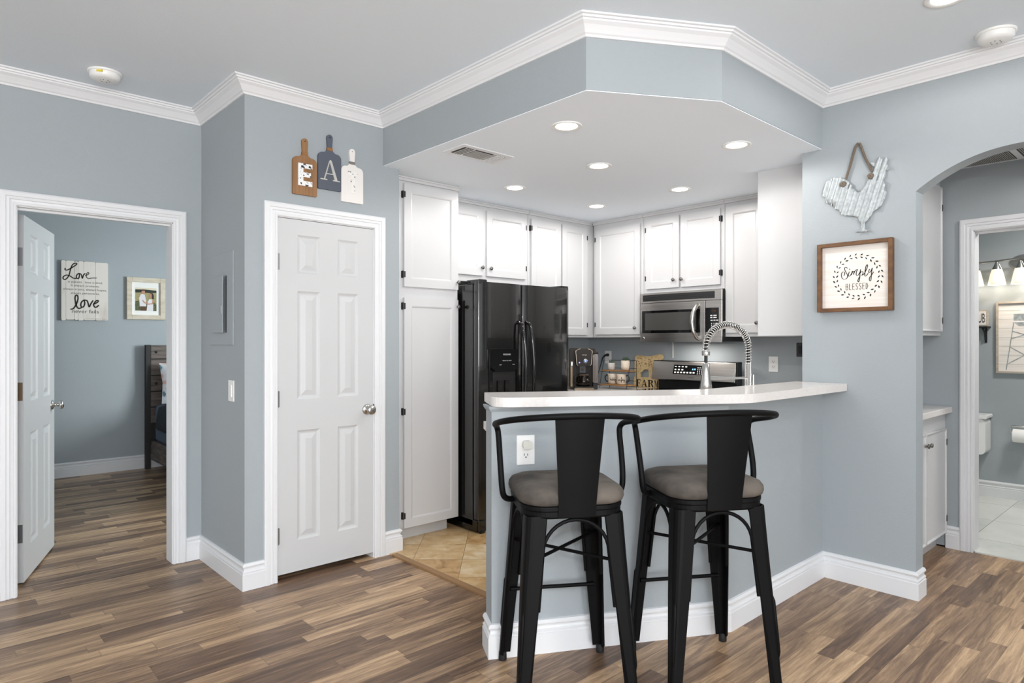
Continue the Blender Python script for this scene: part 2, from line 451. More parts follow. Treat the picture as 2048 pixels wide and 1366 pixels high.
def sweep(mb, path, prof, key, side=1, smooth=False):
    """profile (d, h): d to the right of the path (in a, b), h along c; mitred"""
    N = len(path); rings = []
    for i in range(N):
        ns = []
        for j in (i - 1, i):
            if 0 <= j < N - 1:
                dx, dy = path[j + 1][0] - path[j][0], path[j + 1][1] - path[j][1]; l = math.hypot(dx, dy)
                ns.append(Vector((dy / l, -dx / l)) * side)
        m = ns[0] if len(ns) == 1 else (ns[0] + ns[1]) / (1 + ns[0].dot(ns[1]))
        rings.append([(path[i][0] + m.x * d, path[i][1] + m.y * d, h) for d, h in prof])
    return mb.loft(rings, key, smooth, True)


def panel_slab(mb, x0, x1, z0, z1, th, xs, zs, holes, rings, key):
    """slab with moulded panels: xs, zs grid lines; holes = cells (i, j) that are panels; rings (inset, depth)"""
    mb.add([(x0, z0, 0), (x1, z0, 0), (x1, z1, 0), (x0, z1, 0), (x0, z0, th), (x1, z0, th), (x1, z1, th), (x0, z1, th)],
           [(3, 2, 1, 0), (0, 1, 5, 4), (1, 2, 6, 5), (2, 3, 7, 6), (3, 0, 4, 7)], key)
    X = [x0] + xs + [x1]; Z = [z0] + zs + [z1]
    for i in range(len(X) - 1):
        for j in range(len(Z) - 1):
            a0, a1, b0, b1 = X[i], X[i + 1], Z[j], Z[j + 1]
            if (i, j) not in holes:
                mb.add([(a0, b0, th), (a1, b0, th), (a1, b1, th), (a0, b1, th)], [(0, 1, 2, 3)], key); continue
            R = [[(a0 + d, b0 + d, th + h), (a1 - d, b0 + d, th + h), (a1 - d, b1 - d, th + h), (a0 + d, b1 - d, th + h)] for d, h in [(0, 0)] + rings]
            for p, q in zip(R, R[1:]):
                mb.add(p + q, [(k, (k + 1) % 4, 4 + (k + 1) % 4, 4 + k) for k in range(4)], key)
            mb.add(R[-1], [(0, 1, 2, 3)], key)
    return mb


CROWN = [(0.0, -0.078), (0.009, -0.078), (0.013, -0.069), (0.02, -0.064), (0.028, -0.053), (0.041, -0.037), (0.056, -0.026), (0.058, -0.02),
         (0.066, -0.018), (0.068, -0.01), (0.078, -0.008), (0.078, 0.0), (0.0, 0.0)]
BASE = [(0, 0), (0.017, 0), (0.017, 0.086), (0.0135, 0.088), (0.0135, 0.094), (0.0155, 0.096), (0.0155, 0.099), (0.008, 0.104), (0.0065, 0.113), (0.009, 0.121), (0.0155, 0.126),
        (0.0155, 0.132), (0.009, 0.141), (0.0, 0.143)]
CASE = [(0, 0), (0, 0.011), (0.005, 0.015), (0.013, 0.015), (0.016, 0.009), (0.028, 0.011), (0.031, 0.0165), (0.044, 0.0135), (0.047, 0.0195),
        (0.066, 0.019), (0.074, 0.014), (0.074, 0)]

ZC = 2.74; ZS = 2.435
YA = 4.265; XB = 4.945; XP = 3.82; YP = 3.55; XC = 1.31

# ------------------------------------------------------------------ the shell
b = MB(); b.box(-3.6, XB + 0.06, -3.6, 7.75, -0.05, 0, 'planks'); struct(b, 'floor')
b = MB(); b.prism([(2.20, YA), (2.20, 2.6), (2.03, 2.3), (2.78, 1.66), (XB, 1.66), (XB, YA)], 0.0, 0.006, 'travertine'); struct(b, 'floor_kitchen')
b = MB(); b.box(XB, 6.85, -1.2, 2.2, -0.001, 0.008, 'marble'); struct(b, 'floor_bathroom')
b = MB(); b.box(-3.6, 3.935, -3.6, YA + 0.1, ZC, ZC + 0.08, 'ceil'); struct(b, 'ceiling')
b = MB(); b.box(3.88, XB + 0.06, -3.6, 1.6, 2.44, 2.5, 'ceil'); struct(b, 'ceiling_hall')
b = MB(); b.box(XB, 6.85, -1.2, 2.2, 2.5, 2.56, 'ceil'); struct(b, 'ceiling_bathroom')
b = MB(); b.box(-0.9, 4.6, YA + 0.05, 7.8, ZC, ZC + 0.06, 'ceil'); struct(b, 'ceiling_bedroom')


def boxes(name, L, key='wall'):
    b = MB()
    for q in L: b.box(*q, key)
    return struct(b, name)


JX0, JX1, JZ = 0.385, 1.165, 2.062       # bedroom doorway
boxes('wall_bedroom', [(-3.6, JX0, YA, YA + 0.115, 0, ZC), (JX1, XC + 0.02, YA, YA + 0.115, 0, ZC), (JX0, JX1, YA, YA + 0.115, JZ, ZC)])
boxes('wall_closet', [(XC, XC + 0.1, YP + 0.1, YA, 0, ZC)])
PX0, PX1, PZ = 1.468, 2.114, 2.05        # pantry doorway
boxes('wall_pantry', [(XC, PX0, YP, YP + 0.1, 0, ZC), (PX1, 2.28, YP, YP + 0.1, 0, ZC), (PX0, PX1, YP, YP + 0.1, PZ, ZC), (2.18, 2.28, YP + 0.1, YA, 0, ZC),
                      (XC + 0.1, 2.18, YP + 0.55, YP + 0.6, 0, ZC)])
boxes('wall_fridge', [(XC, XB + 0.1, YA, YA + 0.115, 0, ZC)])
boxes('wall_stove', [(XB, XB + 0.105, 1.088, YA, 0, ZC), (XB, XB + 0.105, 0.28, 1.088, 2.055, ZC), (XB, XB + 0.105, -3.6, 0.28, 0, ZC)])
boxes('wall_kitchen_right', [(XP + 0.1, XB, 1.545, 1.66, 0, ZC)])
# rooster wall with the arch
bx = MB(frame((XP, 1.66, 0), (0, -1)))
ARC = [(1.66 - (0.63 + 0.445 * t), 2.112 + 0.155 * (1 - abs(t) ** 2.2)) for t in [1 - 2 * k / 28 for k in range(29)]]
outer = [(0, 0), (1.66 - 1.075, 0)] + ARC + [(1.66 - 0.185, 0), (5.2, 0), (5.2, ZC), (0, ZC)]
bx.prism(outer, -0.115, 0, 'wall'); struct(bx, 'wall_rooster')
# soffit
SOF = [(2.163, YP + 0.02), (2.163, 1.88), (2.72, 1.548), (XP, 1.548), (XB, 1.548), (XB, YA), (2.163, YA)]
b = MB(); n = len(SOF)
b.prism(SOF, ZS, ZC, 'wall')
so = struct(b, 'wall_soffit')
b = MB(); b.prism([(2.166, YA), (2.166, 1.8818), (2.7209, 1.551), (XB, 1.551), (XB, YA)], ZS - 0.004, ZS - 0.0002, 'ceil_bounce'); struct(b, 'ceiling_soffit')
# bedroom and bathroom walls
boxes('wall_bedroom_far', [(-0.9, 4.6, 7.70, 7.80, 0, ZC)]); boxes('wall_bedroom_left', [(-0.9, -0.8, YA + 0.115, 7.7, 0, ZC)])
boxes('wall_bedroom_right', [(4.5, 4.6, YA + 0.115, 7.7, 0, ZC)])
boxes('wall_bathroom', [(6.80, 6.9, -1.2, 2.2, 0, 2.55)]); boxes('wall_bathroom_left', [(XB + 0.105, 6.8, 2.05, 2.15, 0, 2.55)])
boxes('wall_bathroom_right', [(XB + 0.105, 6.8, -1.2, -1.1, 0, 2.55)])

# crown moulding
b = MB(flatf((0, 0, ZC)))
sweep(b, [(-3.6, YA), (XC, YA), (XC, YP), (2.163, YP), (2.163, 1.88), (2.72, 1.548), (XP, 1.548), (XP, -3.6)], CROWN, 'trim')
struct(b, 'trim_1', 'white crown moulding along the main ceiling')


def base(name, path):
    b = MB(); sweep(b, path, BASE, 'trim'); return struct(b, name)


L0 = Vector((1.80, 2.09)); R0 = Vector((2.775, 1.545)); du = (R0 - L0).normalized(); dn = Vector((-du.y, du.x))   # bar wall, dn points to the kitchen
LB = L0 + dn * 0.12; RB = Vector((2.775 + 0.033, 1.665))
base('baseboard_closet', [(1.221, YA), (XC, YA), (XC, YP), (1.416, YP)])
base('baseboard_pantry', [(2.170, YP), (2.28, YP), (2.28, YP + 0.06)])
base('baseboard_left', [(-3.6, YA), (0.32, YA)])
base('baseboard_bar', [tuple(LB), tuple(L0), tuple(R0), (XP, 1.545), (XP, 1.075), (XP + 0.115, 1.075)])
base('baseboard_hall', [(XB, 1.218), (XB, 1.141)])
base('baseboard_bedroom', [(-0.8, 7.7), (4.5, 7.7)])
base('baseboard_bathroom', [(6.8, 2.05), (6.8, -1.1)])

# half wall under the bar
b = MB(); b.prism([tuple(L0), tuple(R0), (XP, 1.545), (XP, 1.665), tuple(RB), tuple(LB)], 0, 1.045, 'wall'); struct(b, 'wall_bar')
b = MB(); sweep(b, [tuple(LB), tuple(L0), tuple(R0), (XP, 1.545)], [(0, 1.038), (0.004, 1.038), (0.012, 1.05), (0.014, 1.0605), (0, 1.0605)], 'wall')
struct(b, 'trim_2', 'slim moulding under the bar top')
# threshold strip
b = MB(); b.prism([(2.195, 3.50), (2.195, 2.30), (2.235, 2.30), (2.235, 3.50)], 0.0, 0.011, 'thresh'); struct(b, 'trim_3', 'wooden threshold strip between planks and tiles', bevel=0.004)


def casing(name, o, u, x0, x1, zt, z0=0.0, depth=0.115, stop=True):
    """door casing and jamb lining on a wall face"""
    b = MB(frame(o, u)); sweep(b, [(x0, z0), (x0, zt), (x1, zt), (x1, z0)], CASE, 'trim', side=-1)
    b.box(x0 - 0.018, x0 + 0.004, z0, zt + 0.0, -depth - 0.002, 0.0, 'trim'); b.box(x1 - 0.004, x1 + 0.018, z0, zt, -depth - 0.002, 0.0, 'trim')
    b.box(x0 - 0.018, x1 + 0.018, zt - 0.004, zt + 0.018, -depth - 0.002, 0.0, 'trim')
    if stop:
        b.box(x0 + 0.004, x1 - 0.004, zt - 0.014, zt - 0.004, -0.075, -0.045, 'trim')
    return b


c = casing('trim', (0, YA, 0), (1, 0), 0.398, 1.148, 2.046); struct(c, 'trim_4', 'white casing round the bedroom doorway')
c = casing('trim', (0, YP, 0), (1, 0), 1.487, 2.098, 2.033, depth=0.1); struct(c, 'trim_5', 'white casing round the pantry door')
c = casing('trim', (XB, 0, 0), (0, -1), -1.068, -0.33, 2.035, depth=0.105); struct(c, 'trim_6', 'white casing round the bathroom doorway')

RING6 = [(0.010, -0.007), (0.016, -0.009), (0.022, -0.009), (0.050, -0.001), (0.052, -0.001)]


def six_panel(o, u, wd, z0, z1, th=0.035):
    mb = MB(frame(o, u)); k = wd / 0.606
    xs = [0.1155 * k, 0.254 * k, 0.366 * k, 0.503 * k]
    zs = [0.206, 0.830, 1.007, 1.624, 1.724, 1.944]
    zs = [z0 + (z - 0.03) * (z1 - z0) / 2.0 for z in zs]
    cells = {(i, j) for i in (1, 3) for j in (1, 3, 5)}
    return panel_slab(mb, 0, wd, z0, z1, th, xs, zs, cells, RING6, 'door')


def lathe_knob(mb, a, bb, c0, key, s=1.0):
    mb.lathe([(0.031 * s, 0), (0.031 * s, 0.004 * s), (0.026 * s, 0.008 * s), (0.012 * s, 0.012 * s), (0.011 * s, 0.028 * s), (0.018 * s, 0.036 * s), (0.026 * s, 0.045 * s),
              (0.028 * s, 0.053 * s), (0.024 * s, 0.060 * s), (0.014 * s, 0.064 * s), (0.0005, 0.065 * s)], key, (a, bb, c0), 24, 'c')


# pantry door
pd = six_panel((1.491, YP + 0.0375, 0), (1, 0), 0.603, 0.033, 2.026); pd = struct(pd, 'door_1', 'white closed six-panel pantry door')
for z in (1.78, 1.014, 0.251):
    h = MB(frame((1.489, YP + 0.0, z), (1, 0))); h.tube([(0, -0.045, 0.004), (0, 0.045, 0.004)], 0.0065, 'hinge_l', 8); h.box(0.0, 0.012, -0.045, 0.045, -0.002, 0.003, 'hinge_l')
    h.build('hinge', pd)
k = MB(frame((2.052, YP + 0.0025, 0.919), (1, 0))); lathe_knob(k, 0, 0, 0, 'nickel', 1.05); k = k.build('knob', pd); k['label'] = 'satin nickel round knob'
k = MB(frame((2.094, YP + 0.001, 0.919), (1, 0))); k.box(0.0, 0.010, -0.03, 0.03, -0.002, 0.003, 'hinge'); k.build('latch_plate', pd)

# bedroom door, swung open into the bedroom
DA = Vector((0.41, 4.462)); DB_ = Vector((0.640, 5.152)); dv = (DB_ - DA).normalized()
dn2 = Vector((dv.y, -dv.x))
bd = six_panel((DA.x + 0.004, DA.y, 0), (dv.x, dv.y), 0.72, 0.012, 2.03)
bd = struct(bd, 'door_2', 'white six-panel door standing open into the bedroom')
for z, mk in ((1.80, 'hinge_l'), (1.06, 'brass'), (0.28, 'grey')):
    h = MB(frame((DA.x + 0.004, DA.y, z), (dv.x, dv.y)))
    h.T = h.T @ Matrix.Translation((0, 0, 0))
    h.box(-0.0025, 0.0, -0.05, 0.05, 0.004, 0.03, mk); h.build('hinge', bd)
k = MB(frame((DA.x + 0.004, DA.y, 0.93), (dv.x, dv.y))); k.T = k.T @ Matrix.Translation((0.655, 0, 0.035))
lathe_knob(k, 0, 0, 0, 'nickel', 1.0); k.build('knob', bd)

# ------------------------------------------------------------------ wall and ceiling fittings
def plate(name, o, u, wd, ht, label, cat, group=None, key='white', th=0.006):
    t = thing(name, o, label, cat, group)
    b = MB(frame(o, u)); b.box(-wd / 2, wd / 2, -ht / 2, ht / 2, 0, th, key); b.build('cover_plate', t, bevel=0.003)
    return t


def socket(fr, t, y):
    b = MB(fr); b.prism(rrect(-0.017, 0.017, y - 0.014, y + 0.014, 0.006), 0.004, 0.008, 'white')
    b.box(-0.0085, -0.0060, y - 0.002, y + 0.008, 0.008, 0.0085, 'slot'); b.box(0.006, 0.0085, y - 0.002, y + 0.007, 0.008, 0.0085, 'slot')
    b.lathe([(0.003, 0.008), (0.003, 0.0085)], 'slot', (0, y - 0.008, 0), 10, 'c'); return b.build('socket', t)


SH = []
o = tuple(L0 + du * 0.148 - dn * 0.0005) + (0.872,); u = tuple(du)
t = plate('wall_outlet', o, u, 0.08, 0.127, 'white wall outlet with a round night light on the bar wall', 'outlet'); socket(frame(o, u), t, -0.022)
SH.append(t)
b = MB(frame(o, u)); b.prism(rrect(-0.018, 0.022, 0.008, 0.042, 0.013), 0.006, 0.034, 'cream'); n_ = b.build('night_light', None, bevel=0.006, segs=3, origin=o)
tag(n_, 'cream rounded night light plugged into the bar wall outlet', 'night light')
o = (XB - 0.0005, 2.371, 1.158); u = (0, -1)
t = plate('wall_outlet', o, u, 0.076, 0.122, 'white empty outlet on kitchen wall right of the stove', 'outlet'); socket(frame(o, u), t, 0.02); socket(frame(o, u), t, -0.02)
o = (XB - 0.0005, 4.013, 1.184)
t = plate('wall_outlet', o, u, 0.076, 0.122, 'white outlet with black plug between coffee maker and plants', 'outlet'); socket(frame(o, u), t, 0.022); socket(frame(o, u), t, -0.022)
b = MB(frame(o, u)); b.tube([(0.004, 0.022, 0.009), (0.004, 0.022, 0.03), (-0.01, 0.018, 0.038), (-0.035, -0.005, 0.042), (-0.05, -0.05, 0.045), (-0.075, -0.13, 0.05), (-0.10, -0.20, 0.055), (-0.11, -0.262, 0.06), (-0.02, -0.2635, 0.07)],
                      [0.014, 0.013, 0.009, 0.006, 0.0045, 0.0035, 0.0035, 0.0035, 0.0035], 'black', 8)
tag(b.build('power_cord', origin=o), 'black power cord and plug in the outlet above the wire shelf', 'cord')
o = (XB - 0.0005, 2.13, 1.272)
t = plate('switch_plate', o, u, 0.124, 0.106, 'dark bronze wall plate at the kitchen corner beside the pier', 'wall plate', key='hinge')
for q in (-0.031, 0.031):
    b = MB(frame(o, u)); b.box(q - 0.0135, q + 0.0135, -0.03, 0.03, 0.006, 0.010, 'black'); b.build('insert', t, bevel=0.002)
b = MB(frame((XB - 0.0005, 3.29, 0), (0, -1))); b.box(0, 0.009, 1.19, 1.37, 0, 0.005, 'white')
tag(b.build('cable_cover', origin=(XB, 3.29, 1.19)), 'thin white cable strip on the wall under the microwave', 'cable cover')
o = (XC - 0.0005, 3.739, 1.06)
t = plate('light_switch', o, u, 0.085, 0.118, 'white rocker light switch on the closet side wall', 'switch')
b = MB(frame(o, u)); b.box(-0.017, 0.017, -0.034, 0.034, 0.005, 0.010, 'white'); b.build('rocker', t, bevel=0.003)

# breaker panel
t = thing('breaker_panel', (XC, 3.89, 1.32), 'wall-coloured breaker panel with its door ajar on the closet side', 'breaker panel')
b = MB(frame((XC, 4.086, 0), (0, -1))); b.box(0, 0.379, 1.315, 1.84, 0, 0.006, 'wall'); b.build('cover_plate', t, bevel=0.002)
b = MB(frame((XC, 4.086, 0), (0, -1))); b.box(0.266, 0.280, 1.385, 1.708, 0.0062, 0.0068, 'rubber'); b.build('gap', t)
F = frame((XC - 0.0065, 4.04, 0), (0.0, -1)); F = F @ Matrix.Rotation(math.radians(-3.0), 4, 'Y')
b = MB(F); b.box(0.0, 0.218, 1.385, 1.708, 0.0, 0.005, 'wall'); d = b.build('door', t, bevel=0.0015)
b = MB(F); b.box(0.185, 0.205, 1.49, 1.54, 0.005, 0.010, 'wall'); b.box(0.19, 0.2, 1.505, 1.525, 0.010, 0.013, 'hinge_l'); b.build('latch', d)

# smoke detectors
def detector(x, y, label, label_strip):
    t = thing('smoke_detector', (x, y, ZC), label, 'smoke detector', 'smoke detectors on the main ceiling')
    b = MB(flatf((x, y, ZC))); b.lathe([(0.078, 0), (0.078, -0.008), (0.074, -0.010)], 'white', n=36, axis='c'); b.build('mounting_ring', t)
    b = MB(flatf((x, y, ZC))); b.lathe([(0.070, -0.008), (0.070, -0.026), (0.064, -0.036), (0.050, -0.042), (0.0005, -0.044)], 'white', n=36, axis='c')
    for k in range(6):
        q = k * PI / 3; b.box(0.02 * math.cos(q) - 0.002, 0.02 * math.cos(q) + 0.002, 0.02 * math.sin(q) - 0.002, 0.02 * math.sin(q) + 0.002, -0.0447, -0.0435, 'ventdark')
    b.build('body', t)
    if label_strip:
        b = MB(frame((x, y, ZC), (0.737, -0.676))); b.box(0.0, 0.03, -0.023, -0.013, 0.0655, 0.0712, 'yellow'); b.build('label_strip', t)
    return t


detector(0.738, 3.95, 'white smoke detector with yellow strip near the bedroom doorway', True)
detector(3.63, 0.70, 'plain white smoke detector above the arch', False)

# recessed lights
def downlight(x, y, z, label, group):
    t = thing('recessed_light', (x, y, z), label, 'ceiling light', group)
    b = MB(flatf((x, y, z))); b.lathe([(0.079, 0.0), (0.079, -0.004), (0.074, -0.006), (0.058, -0.003), (0.056, -0.002)], 'lumin', n=36, axis='c', cap=False); b.build('trim_ring', t)
    b = MB(flatf((x, y, z))); b.lathe([(0.056, -0.002), (0.0005, -0.0025)], 'led', n=36, axis='c', cap=False); b.build('lens', t)
    return t


for (x, y), lb in zip(DOWN, ('nearest the chamfered soffit edge, left', 'near the soffit edge by the rooster wall', 'in the centre of the kitchen soffit', 'by the tall cabinet, left of the far group',
                             'by the microwave, right of the far group', 'farthest back by the kitchen corner')):
    downlight(x, y, ZS - 0.004, 'lit round recessed light ' + lb, 'recessed lights in the kitchen soffit')
    spot('downlight', (x, y, ZS - 0.02), 13)
downlight(3.11, 0.765, ZC, 'lit recessed light in the main ceiling at the top edge', None)
spot('downlight', (3.11, 0.765, ZC - 0.02), 12)
spot('downlight', (4.4, 0.1, 2.42), 28)  # added fill for the dim hall, no fixture modelled
area('bathroom_fill', (5.9, 0.5, 2.48), (5.9, 0.5, 0), 0.3, 0.3, 24, (1, 0.97, 0.92))  # unseen fill, added to brighten the bathroom walls


def vent(x0, x1, y0, y1, z, label):
    t = thing('ceiling_vent', ((x0 + x1) / 2, (y0 + y1) / 2, z), label, 'vent')
    b = MB(flatf((0, 0, z))); b.box(x0, x1, y0, y1, -0.006, 0, 'trim'); b.build('frame', t, bevel=0.003)
    L = x1 - x0; ya, yb = y0 + 0.035, y1 - 0.035
    for i, (f0, f1, key, n, ax) in enumerate(((0.09, 0.27, 'ventdark', 4, 'x'), (0.31, 0.66, 'ventdark', 9, 'y'), (0.69, 0.90, 'ventgrey', 5, 'x'))):
        a0, a1 = x0 + L * f0, x0 + L * f1
        b = MB(flatf((0, 0, z))); b.box(a0, a1, ya, yb, -0.0075, -0.0062, key)
        for k in range(1, n):
            if ax == 'x': q = a0 + (a1 - a0) * k / n; b.box(q - 0.003, q + 0.003, ya, yb, -0.011, -0.0076, 'trim' if key == 'ventgrey' else 'ventgrey')
            else: q = ya + (yb - ya) * k / n; b.box(a0, a1, q - 0.0025, q + 0.0025, -0.0105, -0.0076, 'ventgrey')
        b.build('louvre', t)
    return t


vent(2.245, 2.625, 2.84, 3.04, ZS - 0.004, 'white ceiling register with three louvre banks in the kitchen soffit')
t = thing('return_grille', (4.7, 0.85, 2.44), 'white return air grille with dark louvres in the hall ceiling', 'vent')
b = MB(flatf((0, 0, 2.44))); b.box(4.38, 4.915, 0.35, 1.15, -0.008, 0, 'trim'); b.build('frame', t, bevel=0.003)
for a0, a1 in ((4.42, 4.64), (4.655, 4.875)):
    b = MB(flatf((0, 0, 2.44))); b.box(a0, a1, 0.835, 1.11, -0.0095, -0.0082, 'ventdark')
    for k in range(28): q = 0.84 + 0.27 * k / 28; b.box(a0, a1, q, q + 0.004, -0.012, -0.0096, 'ventgrey')
    b.build('louvre', t)
b = MB(flatf((0, 0, 2.44))); b.box(4.42, 4.875, 0.39, 0.80, -0.0095, -0.0082, 'ventdark')
for k in range(40): q = 0.395 + 0.4 * k / 40; b.box(4.42, 4.875, q, q + 0.004, -0.012, -0.0096, 'ventgrey')
b.build('louvre', t)

# ------------------------------------------------------------------ kitchen cabinets
SHK = [(0.006, -0.002), (0.012, -0.008), (0.014, -0.008)]


def cab_door(fr, par, x0, x1, z0, z1, hinge=None, knob=None, hz=None, stile=0.055, name='door', hide_hinge=False):
    mb = MB(fr @ Matrix.Translation((0, 0, 0.0008)))
    panel_slab(mb, x0, x1, z0, z1, 0.019, [x0 + stile, x1 - stile], [z0 + stile, z1 - stile], {(1, 1)}, SHK, 'cab')
    d = mb.build(name, par, bevel=0.0025, segs=1)
    if hinge:
        for z in hz or (z0 + 0.09, z1 - 0.09):
            h = MB(fr); x = x0 if hinge == 'l' else x1; sgn = -1 if hinge == 'l' else 1
            a, bq = sorted((x + sgn * 0.001, x + sgn * 0.013))
            h.prism(rrect(a, bq, z - 0.024, z + 0.024, 0.005), 0.0005, 0.004, 'hinge'); h.tube([(x + sgn * 0.004, z - 0.024, 0.012), (x + sgn * 0.004, z + 0.024, 0.012)], 0.004, 'hinge', 8)
            h.box(min(x + sgn * 0.003, x - sgn * 0.009), max(x + sgn * 0.003, x - sgn * 0.009), z - 0.02, z + 0.02, 0.02, 0.0215, 'hinge'); h.build('hinge', d)
    if knob:
        k = MB(fr); k.lathe([(0.008, 0.018), (0.006, 0.024), (0.006, 0.030), (0.012, 0.034), (0.0145, 0.039), (0.012, 0.044), (0.0005, 0.046)], 'knob', (knob[0], knob[1], 0), 18, 'c')
        k.build('knob', d)
    return d


def carcass(fr, t, x0, x1, z0, z1, depth, top=None):
    b = MB(fr); b.box(x0, x1, z0, z1, -depth, 0, 'cab'); b.build('body', t, bevel=0.002, segs=1)
    if top:
        b = MB(fr); b.box(x0 - top[0], x1 + top[1], z1 - 0.03, z1, 0.0, 0.014, 'cab'); b.box(x0 - top[0], x1 + top[1], z1 - 0.012, z1, 0.014, 0.022, 'cab'); b.build('top_moulding', t, bevel=0.003)


ZT = ZS - 0.0045
fr = frame((0, 3.68, 0), (1, 0))
t = thing('pantry_cabinet', (2.57, 3.95, 0.006), 'tall white two-door pantry cabinet left of the fridge', 'cabinet')
carcass(fr, t, 2.282, 2.851, 0.09, ZT, 0.58, (0, 0.006))
b = MB(fr); b.box(2.282, 2.80, 0.006, 0.09, -0.58, -0.06, 'cab'); b.build('toe_kick', t)
cab_door(fr, t, 2.392, 2.842, 1.70, 2.385, 'l', (2.835, 1.752), (1.78, 2.31))
cab_door(fr, t, 2.392, 2.842, 0.098, 1.628, 'l', (2.835, 1.58), (0.18, 0.87, 1.57))
fr = frame((0, 3.955, 0), (1, 0))
t = thing('wall_cabinet', (3.33, 4.1, 1.80), 'white short two-door wall cabinet above the fridge', 'cabinet')
carcass(fr, t, 2.855, 3.808, 1.800, ZT, 0.305, (0, 0))
cab_door(fr, t, 2.90, 3.305, 1.852, 2.375, None, (3.287, 1.915)); cab_door(fr, t, 3.343, 3.775, 1.852, 2.372, 'r', (3.375, 1.913))
t = thing('wall_cabinet', (4.2, 4.1, 1.372), 'white tall two-door wall cabinet between fridge and corner', 'cabinet')
carcass(fr, t, 3.812, 4.940, 1.372, ZT, 0.305, (0, -0.30))
cab_door(fr, t, 3.836, 4.196, 1.395, 2.37, 'l', None, (1.6, 2.29)); cab_door(fr, t, 4.215, 4.548, 1.395, 2.37, 'r', None)
fr = frame((4.63, 0, 0), (0, -1))
t = thing('wall_cabinet', (4.78, 3.68, 1.372), 'white single-door wall cabinet left of the microwave', 'cabinet')
carcass(fr, t, -3.93, -3.375, 1.372, ZT, 0.31, (0, 0))
cab_door(fr, t, -3.90, -3.398, 1.398, 2.355, 'l', (-3.443, 1.454))
t = thing('wall_cabinet', (4.78, 3.0, 1.745), 'white two-door wall cabinet directly above the microwave', 'cabinet')
carcass(fr, t, -3.373, -2.61, 1.745, ZT, 0.31, (0, 0))
cab_door(fr, t, -3.342, -3.010, 1.78, 2.372, 'l', (-3.055, 1.842)); cab_door(fr, t, -2.993, -2.640, 1.78, 2.372, 'r', (-2.979, 1.842), (1.87, 2.29))
t = thing('wall_cabinet', (4.78, 2.3, 1.372), 'white single-door wall cabinet right of the microwave', 'cabinet')
carcass(fr, t, -2.608, -2.06, 1.372, ZT, 0.31, (0, 0))
cab_door(fr, t, -2.592, -2.29, 1.402, 2.37, None, (-2.335, 1.474))
t = thing('wall_cabinet', (4.3, 1.85, 1.372), 'white wall cabinet with plain end panel beside the rooster wall', 'cabinet')
fr2 = frame((0, 2.035, 0), (-1, 0))
carcass(fr2, t, -4.94, -4.03, 1.372, ZT, 0.372, None)
cab_door(fr2, t, -4.55, -4.06, 1.40, 2.36, 'l', None)
b = MB(fr2); b.box(-4.034, -4.026, 1.372, ZT, -0.372, 0.0, 'cab'); b.build('end_panel', t)

# base cabinets and counters
def base_cab(label, o, u, x0, x1, depth, doors=2):
    fr = frame(o, u)
    cx = fr @ Vector(((x0 + x1) / 2, 0.0, -depth / 2))
    t = thing('base_cabinet', (cx.x, cx.y, 0.006), label, 'cabinet')
    b = MB(fr); b.box(x0, x1, 0.1, 0.873, -depth, 0, 'cab'); b.build('body', t, bevel=0.002, segs=1)
    b = MB(fr); b.box(x0, x1, 0.006, 0.1, -depth, -0.07, 'cab'); b.build('toe_kick', t)
    for k in range(doors):
        a0 = x0 + (x1 - x0) * k / doors + 0.015; a1 = x0 + (x1 - x0) * (k + 1) / doors - 0.015
        cab_door(fr, t, a0, a1, 0.13, 0.66, None, ((a1 - 0.03) if k % 2 == 0 else a0 + 0.03, 0.6)); cab_door(fr, t, a0, a1, 0.68, 0.85, None, ((a0 + a1) / 2, 0.765), stile=0.03, name='drawer')
    return t


base_cab('white base cabinet right of the fridge', (0, 3.665, 0), (1, 0), 3.83, 4.30, 0.595, 1)
base_cab('white base cabinet right of the stove', (4.335, 0, 0), (0, -1), -2.585, -1.68, 0.605, 0)
pA = Vector((2.225, 2.635)); pB = Vector((2.085, 2.425))
b = MB(); CL = [(1.985, 2.265), tuple(LB + du * 0.08 + dn * 0.003), (RB.x + 0.004, 1.668), (4.32, 1.668), (4.32, 2.25), (2.9, 2.25), (2.26, 2.585)]
b.prism(CL, 0.1, 0.873, 'cab'); b.prism([(2.02, 2.26), (RB.x + 0.05, 1.75), (4.3, 1.75), (4.3, 2.18), (2.9, 2.18), (2.3, 2.5)], 0.006, 0.1, 'cab')
tag(b.build('peninsula_cabinet', origin=(2.9, 2.0, 0.006)), 'white angled base cabinet behind the bar wall', 'cabinet')
b = MB(); b.prism([(2.218, 2.641), (2.076, 2.419), tuple(LB + du * 0.09 + dn * 0.002), (RB.x + 0.002, 1.667), (4.939, 1.663), (4.939, 2.59), (4.30, 2.59), (4.30, 2.30), (2.93, 2.29)], 0.876, 0.914, 'counter')
tag(b.build('sink_counter', origin=(3, 2, 0.876), bevel=0.004), 'cream laminate lower counter behind the raised bar', 'counter')
b = MB(); b.prism([(3.825, 3.64), (4.28, 3.64), (4.28, 3.43), (4.939, 3.43), (4.939, 4.26), (3.825, 4.26)], 0.876, 0.914, 'counter')
tag(b.build('corner_counter', origin=(4.4, 4.0, 0.876), bevel=0.004), 'cream laminate corner counter under coffee maker and shelf', 'counter')
b = MB(); b.box(4.30, 4.94, 3.44, 4.26, 0.006, 0.873, 'cab'); tag(b.build('corner_base_cabinet', origin=(4.6, 3.9, 0.006), bevel=0.002), 'white blind corner base cabinet left of the stove', 'cabinet')

